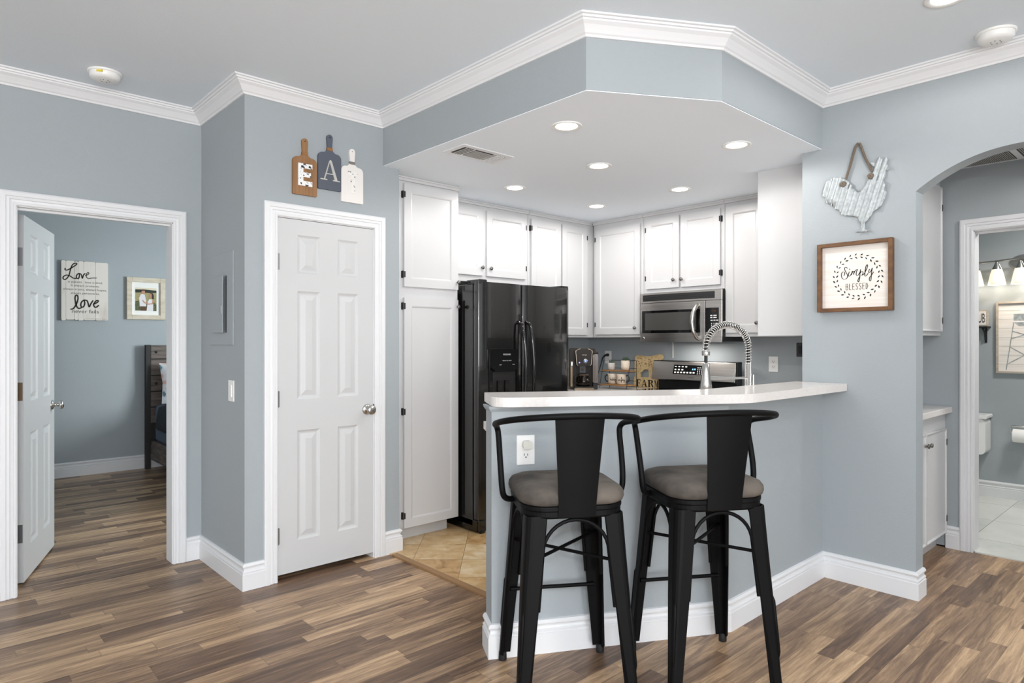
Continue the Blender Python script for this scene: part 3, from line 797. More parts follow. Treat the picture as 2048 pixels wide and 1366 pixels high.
# raised bar top
e0 = L0 - dn * 0.052 - du * 0.004; eR = Vector((2.735, 1.418))
d1 = (eR - e0).normalized(); n1 = Vector((-d1.y, d1.x))
left_back = e0 + n1 * 0.30
def arc_corner(p, q, r, rad, n=7):
    a = (p - q).normalized(); c_ = (r - q).normalized(); half = math.acos(max(-1, min(1, a.dot(c_)))) / 2
    tl = rad / math.tan(half); p0 = q + a * tl; p1 = q + c_ * tl; ce = q + (a + c_).normalized() * rad / math.sin(half)
    A0 = math.atan2(p0.y - ce.y, p0.x - ce.x); A1 = math.atan2(p1.y - ce.y, p1.x - ce.x)
    while A1 - A0 > PI: A1 -= 2 * PI
    while A1 - A0 < -PI: A1 += 2 * PI
    return [(ce.x + rad * math.cos(A0 + (A1 - A0) * k / n), ce.y + rad * math.sin(A0 + (A1 - A0) * k / n)) for k in range(n + 1)]
wl = Vector((XP - 0.001, 1.412)); bk = Vector((2.86, 1.722))
PTS = arc_corner(left_back, e0, eR, 0.075) + arc_corner(e0, eR, wl, 0.25) + [tuple(wl), (XP - 0.001, 1.70), tuple(bk), tuple(left_back)]
b = MB(); b.prism(PTS, 1.061, 1.101, 'counter')
tag(b.build('raised_counter', origin=(2.8, 1.7, 1.061), bevel=0.003), 'cream laminate raised bar top with rounded left end', 'counter')

# ------------------------------------------------------------------ fridge
t = thing('refrigerator', (3.33, 3.85, 0.006), 'black side-by-side refrigerator with water dispenser', 'refrigerator')
fr = frame((0, 3.46, 0), (1, 0))
b = MB(fr); b.box(2.872, 3.792, 0.05, 1.735, -0.76, -0.075, 'fridge'); b.build('body', t, bevel=0.004)
def fdoor(x0, x1):
    mb = MB(fr); P = []
    for k in range(9): q = math.radians(180 + 90 * k / 8) if False else 0
    # bowed front in plan
    n = 10; fpts = [(x0 + (x1 - x0) * k / n, -0.012 + 0.012 * math.sin(PI * (0.12 + 0.76 * k / n))) for k in range(n + 1)]
    poly = [(x0, -0.068)] + [(x0, -0.02)] + [(x, c) for x, c in fpts[1:-1]] + [(x1, -0.02), (x1, -0.068)]
    rings = [[(x, z, c) for x, c in poly] for z in (0.10, 1.75)]
    mb.loft(rings, 'fridge', True, True)
    return mb
dl = fdoor(2.872, 3.289).build('door', t, bevel=0.006); dr = fdoor(3.297, 3.796).build('door', t, bevel=0.006)
for d, x in ((dl, 3.255), (dr, 3.335)):
    b = MB(fr); b.tube([(x - 0.012, 1.475, -0.004), (x - 0.010, 1.46, 0.03), (x - 0.002, 1.36, 0.048), (x + 0.006, 1.20, 0.056), (x + 0.008, 1.05, 0.056), (x + 0.006, 0.92, 0.05), (x, 0.82, 0.034), (x, 0.79, -0.004)], 0.0125, 'gloss', 12); b.build('handle', d)
b = MB(fr); b.box(2.958, 3.222, 0.90, 1.285, 0.000, 0.006, 'gloss'); b.prism([(2.962, 1.15), (3.0, 1.125), (3.18, 1.125), (3.218, 1.15), (3.222, 1.28), (2.958, 1.28)], 0.006, 0.022, 'gloss')
b.build('dispenser', dl, bevel=0.004); disp = dl.children[-1]
b = MB(fr); b.box(2.985, 3.195, 0.91, 1.12, 0.0061, 0.0075, 'slot'); b.box(3.02, 3.06, 0.98, 1.06, 0.0076, 0.022, 'gloss'); b.box(3.09, 3.13, 0.98, 1.06, 0.0076, 0.022, 'gloss'); b.build('recess', disp)
b = MB(fr); b.text('FRIGIDAIRE', 3.105, 1.238, 0.0225, 'mark', 0.07, 0.011); b.text('WATER  ICE  CRUSH', 3.105, 1.196, 0.0225, 'mark', 0.085, 0.007)
b.text('LIGHT', 3.045, 1.168, 0.0225, 'mark', 0.022, 0.006); b.text('LOCK', 3.17, 1.168, 0.0225, 'mark', 0.022, 0.006); b.build('lettering', disp)
b = MB(fr); b.box(2.872, 3.792, 0.012, 0.095, -0.72, -0.03, 'gloss'); b.build('kick_plate', t, bevel=0.004)
b = MB(fr); b.box(2.875, 2.925, 0.02, 0.10, -0.03, 0.004, 'gloss'); b.lathe([(0.02, -0.015), (0.02, 0.015)], 'black', (2.90, 0.026, -0.012), 14, 'a'); b.build('roller', t, bevel=0.006)
for x0, x1 in ((2.88, 2.95), (3.70, 3.785)):
    b = MB(fr); b.prism(rrect(x0, x1, -0.13, -0.012, 0.012), 0, 1, 'gloss'); b.v = [fr @ Vector((*((fr.inverted() @ p).to_2d()), 0)) for p in b.v]
    b = MB(fr); b.box(x0, x1, 1.735, 1.768, -0.16, -0.01, 'gloss'); b.build('hinge_cover', t, bevel=0.008)

# ------------------------------------------------------------------ microwave
fr = frame((4.565, 0, 0), (0, -1))
t = thing('microwave', (4.75, 2.98, 1.33), 'stainless over-the-range microwave under the wall cabinets', 'microwave')
x0, x1 = -3.36, -2.60; z0, z1 = 1.33, 1.738
b = MB(fr); b.box(x0 + 0.004, x1 - 0.004, z0 + 0.004, z1, -0.37, -0.012, 'hinge'); b.build('body', t, bevel=0.003)
def bowed(a0, a1, b0, b1, off, key, bow=0.022, thick=0.02, seg=12):
    mb = MB(fr); tp = lambda x: off + bow * (1 - ((x - (x0 + x1) / 2) / ((x1 - x0) / 2)) ** 2)
    pts = [a0 + (a1 - a0) * k / seg for k in range(seg + 1)]
    poly = [(x, tp(x)) for x in pts] + [(x, tp(x) - thick) for x in reversed(pts)]
    mb.loft([[(x, z, c) for x, c in poly] for z in (b0, b1)], key, False, True)
    return mb
bowed(x0, x1, 1.658, z1, 0.0, 'steel').build('vent_panel', t, bevel=0.003)
g = bowed(x0 + 0.03, x1 - 0.055, 1.672, 1.725, 0.0008, 'slot', thick=0.004)
for k in range(3): g2 = bowed(x0 + 0.03, x1 - 0.055, 1.6815 + k * 0.0125, 1.6855 + k * 0.0125, 0.003, 'hinge', thick=0.004); g.add([g.T.inverted() @ p for p in g2.v], g2.f, 'hinge')
g.build('vent_grille', t)
d = bowed(x0, -2.735, z0, 1.654, 0.0, 'steel').build('door', t, bevel=0.003)
g = bowed(x0 + 0.022, -2.775, 1.405, 1.592, 0.0012, 'glassblk', thick=0.006); g.build('glass', d)
g = bowed(x0 + 0.055, -2.81, 1.428, 1.572, 0.0022, 'mwin', thick=0.005); g.build('window', d)
b = MB(fr); b.tube([(-2.795, 1.625, 0.012), (-2.792, 1.615, 0.045), (-2.812, 1.56, 0.062), (-2.818, 1.49, 0.066), (-2.812, 1.42, 0.062), (-2.792, 1.368, 0.045), (-2.788, 1.355, 0.012)], 0.016, 'nickel', 12); b.build('handle', d)
b = MB(fr); b.lathe([(0.012, 0.0065), (0.012, 0.009), (0.0005, 0.0092)], 'chrome', (x0 + 0.038, 1.362, 0), 20, 'c'); b.lathe([(0.008, 0.0092), (0.0005, 0.0094)], 'steel', (x0 + 0.038, 1.362, 0), 16, 'c')
b.text('GE', x0 + 0.038, 1.3585, 0.0097, 'greyink', 0.010, 0.007); b.build('badge', d)
cp = bowed(-2.731, x1, z0, 1.654, 0.0, 'steel').build('control_panel', t, bevel=0.003)
g = bowed(-2.731, x1 + -0.022, 1.408, 1.597, 0.0012, 'glassblk', thick=0.006); g.build('keypad', cp)
b = MB(fr); b.text('12:00', -2.66, 1.567, 0.011, 'cowspot', 0.04, 0.011)
for r in range(2):
    for q in range(2): b.box(-2.70 + q * 0.036, -2.672 + q * 0.036, 1.532 - r * 0.016, 1.541 - r * 0.016, 0.0096, 0.0104, 'mark')
for q in range(4): b.box(-2.712 + q * 0.024, -2.694 + q * 0.024, 1.495, 1.503, 0.0096, 0.0104, 'mark')
for r in range(5):
    for q in range(4):
        bb = 1.478 - r * 0.0145; wq = 0.006 if (r < 3 and q < 3) else 0.016
        b.box(-2.703 + q * 0.0205 - wq / 2 + 0.003, -2.703 + q * 0.0205 + wq / 2 + 0.003, bb - 0.008, bb, 0.0092, 0.0100, 'mark')
b.build('buttons', cp)

# ------------------------------------------------------------------ range
t = thing('range', (4.6, 3.0, 0.006), 'stainless and black electric range in front of the stove wall', 'range')
fr = frame((4.86, 0, 0), (0, -1)); Y0, Y1 = -3.415, -2.60
b = MB(fr); b.box(Y0 + 0.01, Y1 - 0.01, 0.02, 0.905, -0.02, 0.54, 'black'); b.build('body', t, bevel=0.003)
b = MB(fr); b.box(Y0, Y1, 0.906, 0.922, -0.02, 0.555, 'glassblk'); b.build('cooktop', t, bevel=0.003)
b = MB(fr); b.box(Y0 + 0.02, Y1 - 0.02, 0.14, 0.86, 0.5405, 0.565, 'steel'); od = b.build('oven_door', t, bevel=0.004)
b = MB(fr); b.tube([(Y0 + 0.08, 0.80, 0.60), (Y1 - 0.08, 0.80, 0.60)], 0.012, 'nickel', 12); b.box(Y0 + 0.09, Y0 + 0.11, 0.79, 0.81, 0.565, 0.60, 'nickel'); b.box(Y1 - 0.11, Y1 - 0.09, 0.79, 0.81, 0.565, 0.60, 'nickel'); b.build('handle', od)
b = MB(fr); b.box(Y0 + 0.03, Y1 - 0.005, 0.9225, 1.163, -0.02, -0.004, 'black'); b.box(Y1 - 0.02, Y1, 0.9225, 1.168, -0.02, 0.045, 'black'); b.box(Y0, Y1, 1.158, 1.170, -0.022, 0.02, 'black'); b.build('back_guard', t, bevel=0.003)
F = fr @ Matrix.Translation((0, 1.16, 0.002)) @ Matrix.Rotation(math.radians(-14), 4, 'X')
b = MB(F); b.box(Y0, Y1 - 0.03, -0.162, 0.0, -0.012, 0.02, 'steel'); b.box(Y1 - 0.03, Y1 - 0.018, -0.166, 0.0, -0.012, 0.026, 'chrome'); pn = b.build('control_panel', t, bevel=0.004)
b = MB(F); b.box(-3.20, -2.915, -0.112, -0.03, 0.0195, 0.0212, 'glassblk'); b.build('display', pn, bevel=0.001)
b = MB(F); b.text('6:10', -3.0, -0.073, 0.0216, 'clock', 0.032, 0.014)
for r, row in enumerate(((4, 0.0), (3, 0.0), (7, 0.0))):
    for q in range(row[0]): b.box(-3.188 + q * (0.034 if r != 2 else 0.030), -3.170 + q * (0.034 if r != 2 else 0.030), -0.048 - r * 0.024 - (0.006 if r else 0.002), -0.042 - r * 0.024, 0.0213, 0.0217, 'mark')
for r in range(4):
    for q in range(3): b.box(-2.966 + q * 0.019, -2.960 + q * 0.019, -0.056 - r * 0.017, -0.047 - r * 0.017, 0.0213, 0.0217, 'mark')
b.build('buttons', pn)
b = MB(F); b.text('SAMSUNG', -3.02, -0.142, 0.0206, 'greyink', 0.062, 0.010); b.build('lettering', pn)

# ------------------------------------------------------------------ faucet (behind the bar)
FX, FY = 3.40, 1.775
t = thing('pull_down_faucet', (FX, FY, 0.914), 'spring neck pull-down faucet rising behind the bar top', 'faucet')
ax = Vector((-0.42, 0.035, 0)).normalized()   # spout direction: the arm reaches along the bar
def fp(s, z): return (FX + ax.x * s, FY + ax.y * s, z)
b = MB(); b.lathe([(0.028, 0.914), (0.028, 0.925), (0.019, 0.93), (0.019, 1.215), (0.014, 1.22)], 'chrome', (FX, FY, 0), 20, 'c'); b.build('column', t)
b = MB(); b.tube([(FX + 0.03, FY, 1.02), (FX + 0.055, FY - 0.0, 1.07), (FX + 0.058, FY, 1.15)], [0.01, 0.008, 0.006], 'chrome', 10); b.build('lever', t)
SPAN = 0.385; zc = 1.300
path = [fp(0, 1.21 + 0.09 * k / 4) for k in range(4)]
for k in range(0, 25):
    q = PI * k / 24; path.append(fp(SPAN / 2 - SPAN / 2 * math.cos(q), zc + 0.124 * math.sin(q)))
path += [fp(SPAN, 1.285)]
b = MB(); b.tube(path + [fp(SPAN, 1.26), fp(SPAN, 1.215)], 0.0085, 'black', 10); b.build('hose', t)
# spring coil round the hose
def resample(P, n):
    P = [Vector(p) for p in P]; L = [0]
    for a, c_ in zip(P, P[1:]): L.append(L[-1] + (c_ - a).length)
    out = []
    for k in range(n + 1):
        s = L[-1] * k / n; i = max(j for j in range(len(L)) if L[j] <= s + 1e-9); i = min(i, len(P) - 2)
        f = (s - L[i]) / (L[i + 1] - L[i]); out.append(P[i].lerp(P[i + 1], f))
    return out
turns = 40; NP = turns * 14; R_ = resample(path, NP); coil = []; side = Vector((ax.y, -ax.x, 0))
for i, p in enumerate(R_):
    a = R_[max(i - 1, 0)]; c_ = R_[min(i + 1, NP)]; tg = (c_ - a).normalized(); y_ = tg.cross(side)
    q = 2 * PI * i / 14; coil.append(p + (side * math.cos(q) + y_ * math.sin(q)) * 0.0175)
b = MB(); b.tube(coil, 0.0027, 'chrome', 5); b.build('spring', t)
hx, hy, _ = fp(SPAN, 0)
b = MB(); b.lathe([(0.019, 1.262), (0.0205, 1.266), (0.0205, 1.284), (0.019, 1.287)], 'nickel', (hx, hy, 0), 18, 'c'); b.build('collar', t)
b = MB(); b.lathe([(0.0005, 1.092), (0.031, 1.092), (0.032, 1.096), (0.026, 1.135), (0.0205, 1.175), (0.0185, 1.222), (0.013, 1.226), (0.009, 1.228)], 'nickel', (hx, hy, 0), 22, 'c'); b.build('spray_head', t)
b = MB(); b.tube([fp(0.015, 1.135), fp(0.2, 1.138), fp(SPAN - 0.05, 1.145), fp(SPAN - 0.02, 1.147)], [0.006, 0.007, 0.010, 0.012], 'chrome', 12); b.build('holder_arm', t)

# ------------------------------------------------------------------ coffee maker
CO = (4.335, 3.80, 0.914); fr = frame(CO, (0.73, -0.68))
t = thing('coffee_maker', CO, 'black and bronze coffee maker with glass carafe beside the fridge', 'coffee maker')
b = MB(fr); b.prism(rrect(-0.115, 0.115, 0.0, 0.36, 0.02), -0.12, -0.06, 'brownblk'); b.build('body', t, bevel=0.006)
b = MB(fr); b.prism(rrect(-0.118, -0.062, 0.0, 0.365, 0.02), -0.06, 0.0, 'brownblk'); b.box(-0.117, -0.09, 0.02, 0.25, 0.0, 0.012, 'bronze'); b.build('side_column', t, bevel=0.006)
b = MB(fr); b.prism([(p[0], p[1]) for p in rrect(-0.085, 0.085, 0.0, 0.02, 0.009)], -0.06, 0.085, 'bronze'); b.box(-0.082, 0.082, 0.0201, 0.03, -0.06, 0.08, 'black'); b.build('base', t, bevel=0.003)
b = MB(fr); b.prism([(-0.062, 0.215), (-0.075, 0.34), (-0.04, 0.357), (0.05, 0.357), (0.075, 0.34), (0.062, 0.215)], -0.06, 0.06, 'bronze'); hd = b.build('brew_head', t, bevel=0.008)
oct_ = lambda s: [(-0.05 * s, 0.212 - 0.005 * (s - 1)), (-0.060 * s, 0.222), (-0.069 * s, 0.335), (-0.062 * s, 0.346), (-0.036 * s, 0.350 + 0.003 * s), (-0.030 * s, 0.360 + 0.003 * s), (0.030 * s, 0.360 + 0.003 * s), (0.036 * s, 0.350 + 0.003 * s), (0.062 * s, 0.346), (0.069 * s, 0.335), (0.060 * s, 0.222), (0.05 * s, 0.212 - 0.005 * (s - 1))]
b = MB(fr); b.prism(oct_(1.07), 0.06, 0.068, 'bezel'); b.build('bezel', hd, bevel=0.002)
b = MB(fr); b.prism(oct_(1.0), 0.068, 0.073, 'brownblk'); b.build('face_plate', hd, bevel=0.002)
b = MB(fr); b.lathe([(0.019, 0.073), (0.019, 0.077), (0.015, 0.078), (0.0005, 0.078)], 'chrome', (0.012, 0.252, 0), 24, 'c'); b.lathe([(0.014, 0.0782), (0.0005, 0.0786)], 'slot', (0.012, 0.252, 0), 20, 'c'); b.lathe([(0.009, 0.0788), (0.0005, 0.079)], 'blue', (0.012, 0.252, 0), 16, 'c'); b.build('dial', hd)
b = MB(fr); b.text('NINJA', 0.004, 0.30, 0.0735, 'stone', 0.042, 0.012); b.lathe([(0.006, 0.0732), (0.0005, 0.0736)], 'blue', (-0.04, 0.238, 0), 12, 'c'); b.build('lettering', hd)
b = MB(fr); b.prism(rrect(0.082, 0.128, 0.06, 0.31, 0.012), -0.11, 0.02, 'tank'); rv = b.build('water_tank', t, bevel=0.004)
b = MB(fr); b.box(0.08, 0.13, 0.311, 0.328, -0.112, 0.024, 'brownblk'); b.build('tank_lid', rv, bevel=0.004)
b = MB(fr); b.box(0.086, 0.126, 0.0, 0.06, -0.11, 0.0, 'black'); b.build('tank_base', t, bevel=0.003)
b = MB(fr); b.lathe([(0.0005, 0.031), (0.055, 0.031), (0.062, 0.05), (0.060, 0.085), (0.048, 0.115), (0.042, 0.125)], 'coffee_glass', (0.0, 0, 0.01), 24); cf = b.build('carafe', t)
b = MB(fr); b.lathe([(0.044, 0.1255), (0.044, 0.135), (0.0005, 0.138)], 'brownblk', (0.0, 0, 0.01), 24); b.box(-0.04, 0.04, 0.128, 0.132, 0.05, 0.056, 'bronze'); b.build('carafe_lid', cf)
b = MB(fr); b.tube([(-0.045, 0.12, 0.03), (-0.075, 0.115, 0.05), (-0.08, 0.08, 0.055), (-0.062, 0.055, 0.045)], 0.007, 'black', 8); b.build('carafe_handle', cf)
b = MB(fr); b.box(-0.115, -0.09, 0.205, 0.245, 0.012, 0.03, 'chrome'); b.build('frother_knob', t, bevel=0.006)
b = MB(fr); b.lathe([(0.01, 0.01), (0.014, 0.012), (0.0005, 0.014)], 'bronze', (0.0, 0.175, -0.06), 14, 'c'); b.box(-0.03, 0.03, 0.14, 0.21, -0.06, -0.052, 'hinge'); b.build('brew_spout', t, bevel=0.003)

# ------------------------------------------------------------------ wire shelf, mugs, plants, cow
SY0, SY1 = 3.80, 3.50; t = thing('wire_shelf', (4.62, 3.65, 0.914), 'two-tier black wire shelf with wooden boards on the corner counter', 'shelf rack')
b = MB()
for y in (SY0, SY1):
    b.tube([(4.555, y, 0.9175), (4.615, y, 1.16), (4.70, y, 1.165), (4.70, y, 0.9175)], 0.0028, 'black', 6)
b.tube([(4.70, SY0, 1.165), (4.70, SY1, 1.165)], 0.0028, 'black', 6); b.tube([(4.70, SY0, 1.095), (4.70, SY1, 1.095)], 0.0025, 'black', 6); b.tube([(4.70, SY0, 0.985), (4.70, SY1, 0.985)], 0.0025, 'black', 6)
for z in (1.068, 0.944): b.tube([(4.70, SY0, z - 0.002), (4.57, SY0, z - 0.002)], 0.0025, 'black', 6); b.tube([(4.70, SY1, z - 0.002), (4.57, SY1, z - 0.002)], 0.0025, 'black', 6)
b.build('wire_frame', t)
for z, xa in ((1.069, 4.585), (0.945, 4.552)):
    b = MB(); b.box(xa, 4.695, SY1 + 0.003, SY0 - 0.003, z, z + 0.010, 'acacia'); b.build('shelf_board', t, bevel=0.002)


def mug(x, y, z, label, word, hs):
    t = thing('coffee_mug', (x, y, z), label, 'mug', 'cream lettered mugs on the wire shelf')
    b = MB(); b.lathe([(0.0005, 0.001), (0.036, 0.001), (0.042, 0.008), (0.043, 0.08), (0.043, 0.092), (0.0405, 0.092), (0.040, 0.012), (0.0005, 0.008)], 'stone', (x, y, z), 28, 'c', cap=False); bd_ = b.build('body', t)
    b = MB(frame((x, y, z), (0.3, -0.95))); s = hs
    b.tube([(s * 0.041, 0.075, 0), (s * 0.058, 0.08, 0), (s * 0.072, 0.062, 0), (s * 0.070, 0.036, 0), (s * 0.055, 0.02, 0), (s * 0.041, 0.024, 0)], 0.0055, 'black', 8); b.build('handle', t)
    # lettering wrapped round the cup, facing the camera
    me = MB(); q0 = math.atan2(-0.65, -0.76)
    for st in word:
        pts = st
        fm = MB(); fm.ribbon(pts, 0.0032, 0, 'ink')
        vs = []
        for p in fm.v:
            th = q0 + p.x / 0.0436; vs.append((x + 0.0436 * math.cos(th), y + 0.0436 * math.sin(th), z + p.y))
        me.add(vs, fm.f, 'ink')
    me.build('lettering', t)
    return t


S_ = lambda L, ox: [[(ox + a * 0.001, 0.03 + c * 0.001) for a, c in l] for l in L]
HUB = S_([[(0, 32), (1, 10), (3, 4), (6, 16), (10, 16), (11, 4)], [(15, 16), (15, 5), (21, 5), (22, 16), (23, 4)], [(27, 34), (27, 4), (33, 6), (33, 14), (28, 14)], [(37, 34), (37, 4), (43, 6), (43, 14), (38, 14)], [(47, 16), (48, 6), (54, 8), (55, 16), (54, -8), (49, -10), (60, 10)]], -0.026)
WIF = S_([[(0, 16), (3, 4), (7, 14), (11, 4), (14, 16)], [(19, 16), (19, 4), (23, 6)], [(25, 4), (31, 30), (28, 34), (27, -10), (31, 6), (36, 12)], [(37, 10), (43, 13), (40, 17), (37, 8), (41, 3), (46, 8)], [(48, 16), (49, 6), (54, 8), (56, 16), (55, -8), (50, -10), (62, 10)]], -0.030)
mug(4.622, 3.703, 0.9555, 'cream mug lettered hubby, left of the pair', HUB, -1)
mug(4.618, 3.602, 0.9555, 'cream mug lettered wifey, right of the pair', WIF, 1)


def planter(x, y, z, label, prof, key, leaves, spread):
    t = thing('potted_succulent', (x, y, z), label, 'plant', 'small succulents on the wire shelf')
    b = MB(); b.lathe(prof, key, (x, y, z), 24, 'c', cap=False); b.build('pot', t)
    h = prof[-1][1]; rr = random.Random(int(x * 1000 + y * 777))
    b = MB(); b.lathe([(0.0005, h - 0.006), (prof[-2][0] * 0.9, h - 0.006)], 'rubber', (x, y, z), 18, 'c', cap=False)
    for k in range(leaves):
        a = rr.uniform(0, 2 * PI); el = rr.uniform(0.15, 1.3); L = rr.uniform(0.6, 1.0) * spread
        d = Vector((math.cos(a) * math.cos(el), math.sin(a) * math.cos(el), math.sin(el))); p0 = Vector((x, y, z + h - 0.004)) + d * 0.006
        b.tube([p0, p0 + d * L * 0.35, p0 + d * L * 0.75, p0 + d * L], [0.003, 0.0072, 0.0055, 0.0008], 'leaf', 6)
    b.build('foliage', t)
    return t


planter(4.640, 3.733, 1.0795, 'small grey planter with trailing succulent on upper shelf, left', [(0.0005, 0.001), (0.028, 0.001), (0.032, 0.006), (0.033, 0.064), (0.030, 0.064), (0.029, 0.058)], 'concrete', 26, 0.032)
planter(4.640, 3.575, 1.0795, 'cream rounded planter with dark succulent on upper shelf, right', [(0.0005, 0.001), (0.022, 0.001), (0.033, 0.008), (0.039, 0.025), (0.039, 0.088), (0.036, 0.088), (0.035, 0.08)], 'stone', 34, 0.05)

COW = [(3.6814,.9145),(3.6831,.93),(3.6814,1.0043),(3.6673,1.0135),(3.6655,1.0537),(3.6778,1.0562),(3.6761,1.0935),(3.6708,1.1683),(3.6655,1.1971),(3.6514,1.2073),(3.6096,1.2094),(3.5819,1.2041),(3.5408,1.2006),(3.5001,1.2041),(3.4731,1.2087),(3.4364,1.2135),(3.4198,1.2179),(3.3901,1.2211),(3.3754,1.213),(3.3689,1.2021),(3.3738,1.1771),(3.3934,1.1684),(3.4331,1.1648),(3.4497,1.117),(3.4564,1.0777),(3.4698,1.0773),(3.4715,1.0324),(3.4597,1.0077),(3.4531,.9996),(3.4116,1.0),(3.4116,.9145)]
COWH = [(3.6131,1.0498),(3.5923,1.0591),(3.575,1.0767),(3.5544,1.083),(3.534,1.0808),(3.5187,1.0729),(3.517,1.0532),(3.5136,1.0308),(3.5187,1.0109),(3.6096,1.0072),(3.6079,1.0272),(3.6131,1.0327)]
fr = frame((4.905, 0, 0), (0, -1))
t = thing('cow_sign', (4.92, 3.55, 0.9145), 'tan carved cow sign lettered FARM leaning behind the stove', 'sign')
b = MB(fr); b.prism([(-y, z) for y, z in COW], -0.018, 0, 'cow', holes=[[(-y, z) for y, z in COWH]])
rr = random.Random(3)
for k in range(60):
    y = rr.uniform(3.46, 3.665); z = rr.uniform(1.10, 1.185); s = rr.uniform(0.002, 0.006)
    b.add([(-y + s * math.cos(q) * rr.uniform(.6, 1.2), z + s * math.sin(q) * rr.uniform(.6, 1.2), 0.0006) for q in (0, 1, 2, 3, 4, 5)], [(0, 1, 2, 3, 4, 5)], 'cowspot')
b.build('silhouette', t)
LZ0, LZ1 = 0.922, 0.988
def serif(mb, ch, a0, a1, z0, z1, c, key):
    X = lambda u: a0 + (a1 - a0) * u
    Z = lambda v: z0 + (z1 - z0) * v
    P = {'F': [[(0, 0), (.55, 0), (.55, .05), (.42, .08), (.42, .92), (.13, .92), (.13, .08), (0, .05)], [(0, .92), (1, .92), (1, 1), (0, 1)], [(.9, .72), (1, .72), (1, .92), (.92, .92)], [(.42, .46), (.75, .46), (.75, .54), (.42, .54)], [(.7, .36), (.77, .36), (.77, .64), (.7, .64)]],
         'A': [[(.44, 1), (.56, 1), (.93, .06), (.66, .06)], [(.44, 1), (.50, .88), (.20, .06), (.12, .06)], [(0, 0), (.32, 0), (.32, .06), (0, .06)], [(.55, 0), (1, 0), (1, .06), (.55, .06)], [(.26, .30), (.7, .30), (.66, .38), (.29, .38)]],
         'R': [[(0, 0), (.5, 0), (.5, .05), (.40, .08), (.40, .92), (.12, .92), (.12, .08), (0, .05)], [(0, .92), (.6, .92), (.6, 1), (0, 1)], [(.6, 1), (.85, .92), (.9, .75), (.85, .6), (.6, .52), (.55, .6), (.62, .75), (.55, .92)], [(.4, .48), (.62, .48), (.6, .56), (.4, .56)], [(.52, .50), (.75, .5), (1, .02), (.9, 0), (.76, 0)]],
         'M': [[(0, 0), (.3, 0), (.3, .06), (0, .06)], [(.12, .06), (.18, .06), (.18, 1), (.12, 1)], [(.1, 1), (.32, 1), (.6, .1), (.48, 0)], [(.48, 0), (.56, 0), (.9, 1), (.78, 1)], [(.72, 0), (.95, 0), (.95, 1), (.72, 1)], [(.65, 0), (1, 0), (1, .06), (.65, .06)]]}[ch]
    for poly in P:
        tr = tessellate_polygon([[Vector((p[0], p[1], 0)) for p in poly]])
        mb.add([(X(p[0]), Z(p[1]), c) for p in poly], [tuple(q) for q in tr], key)
b = MB(fr)
for ch, a0, a1 in (('F', -3.655, -3.604), ('A', -3.598, -3.532), ('R', -3.528, -3.463), ('M', -3.458, -3.415)): serif(b, ch, a0, a1, LZ0, LZ1, 0.0008, 'ink')
b.build('lettering', t)

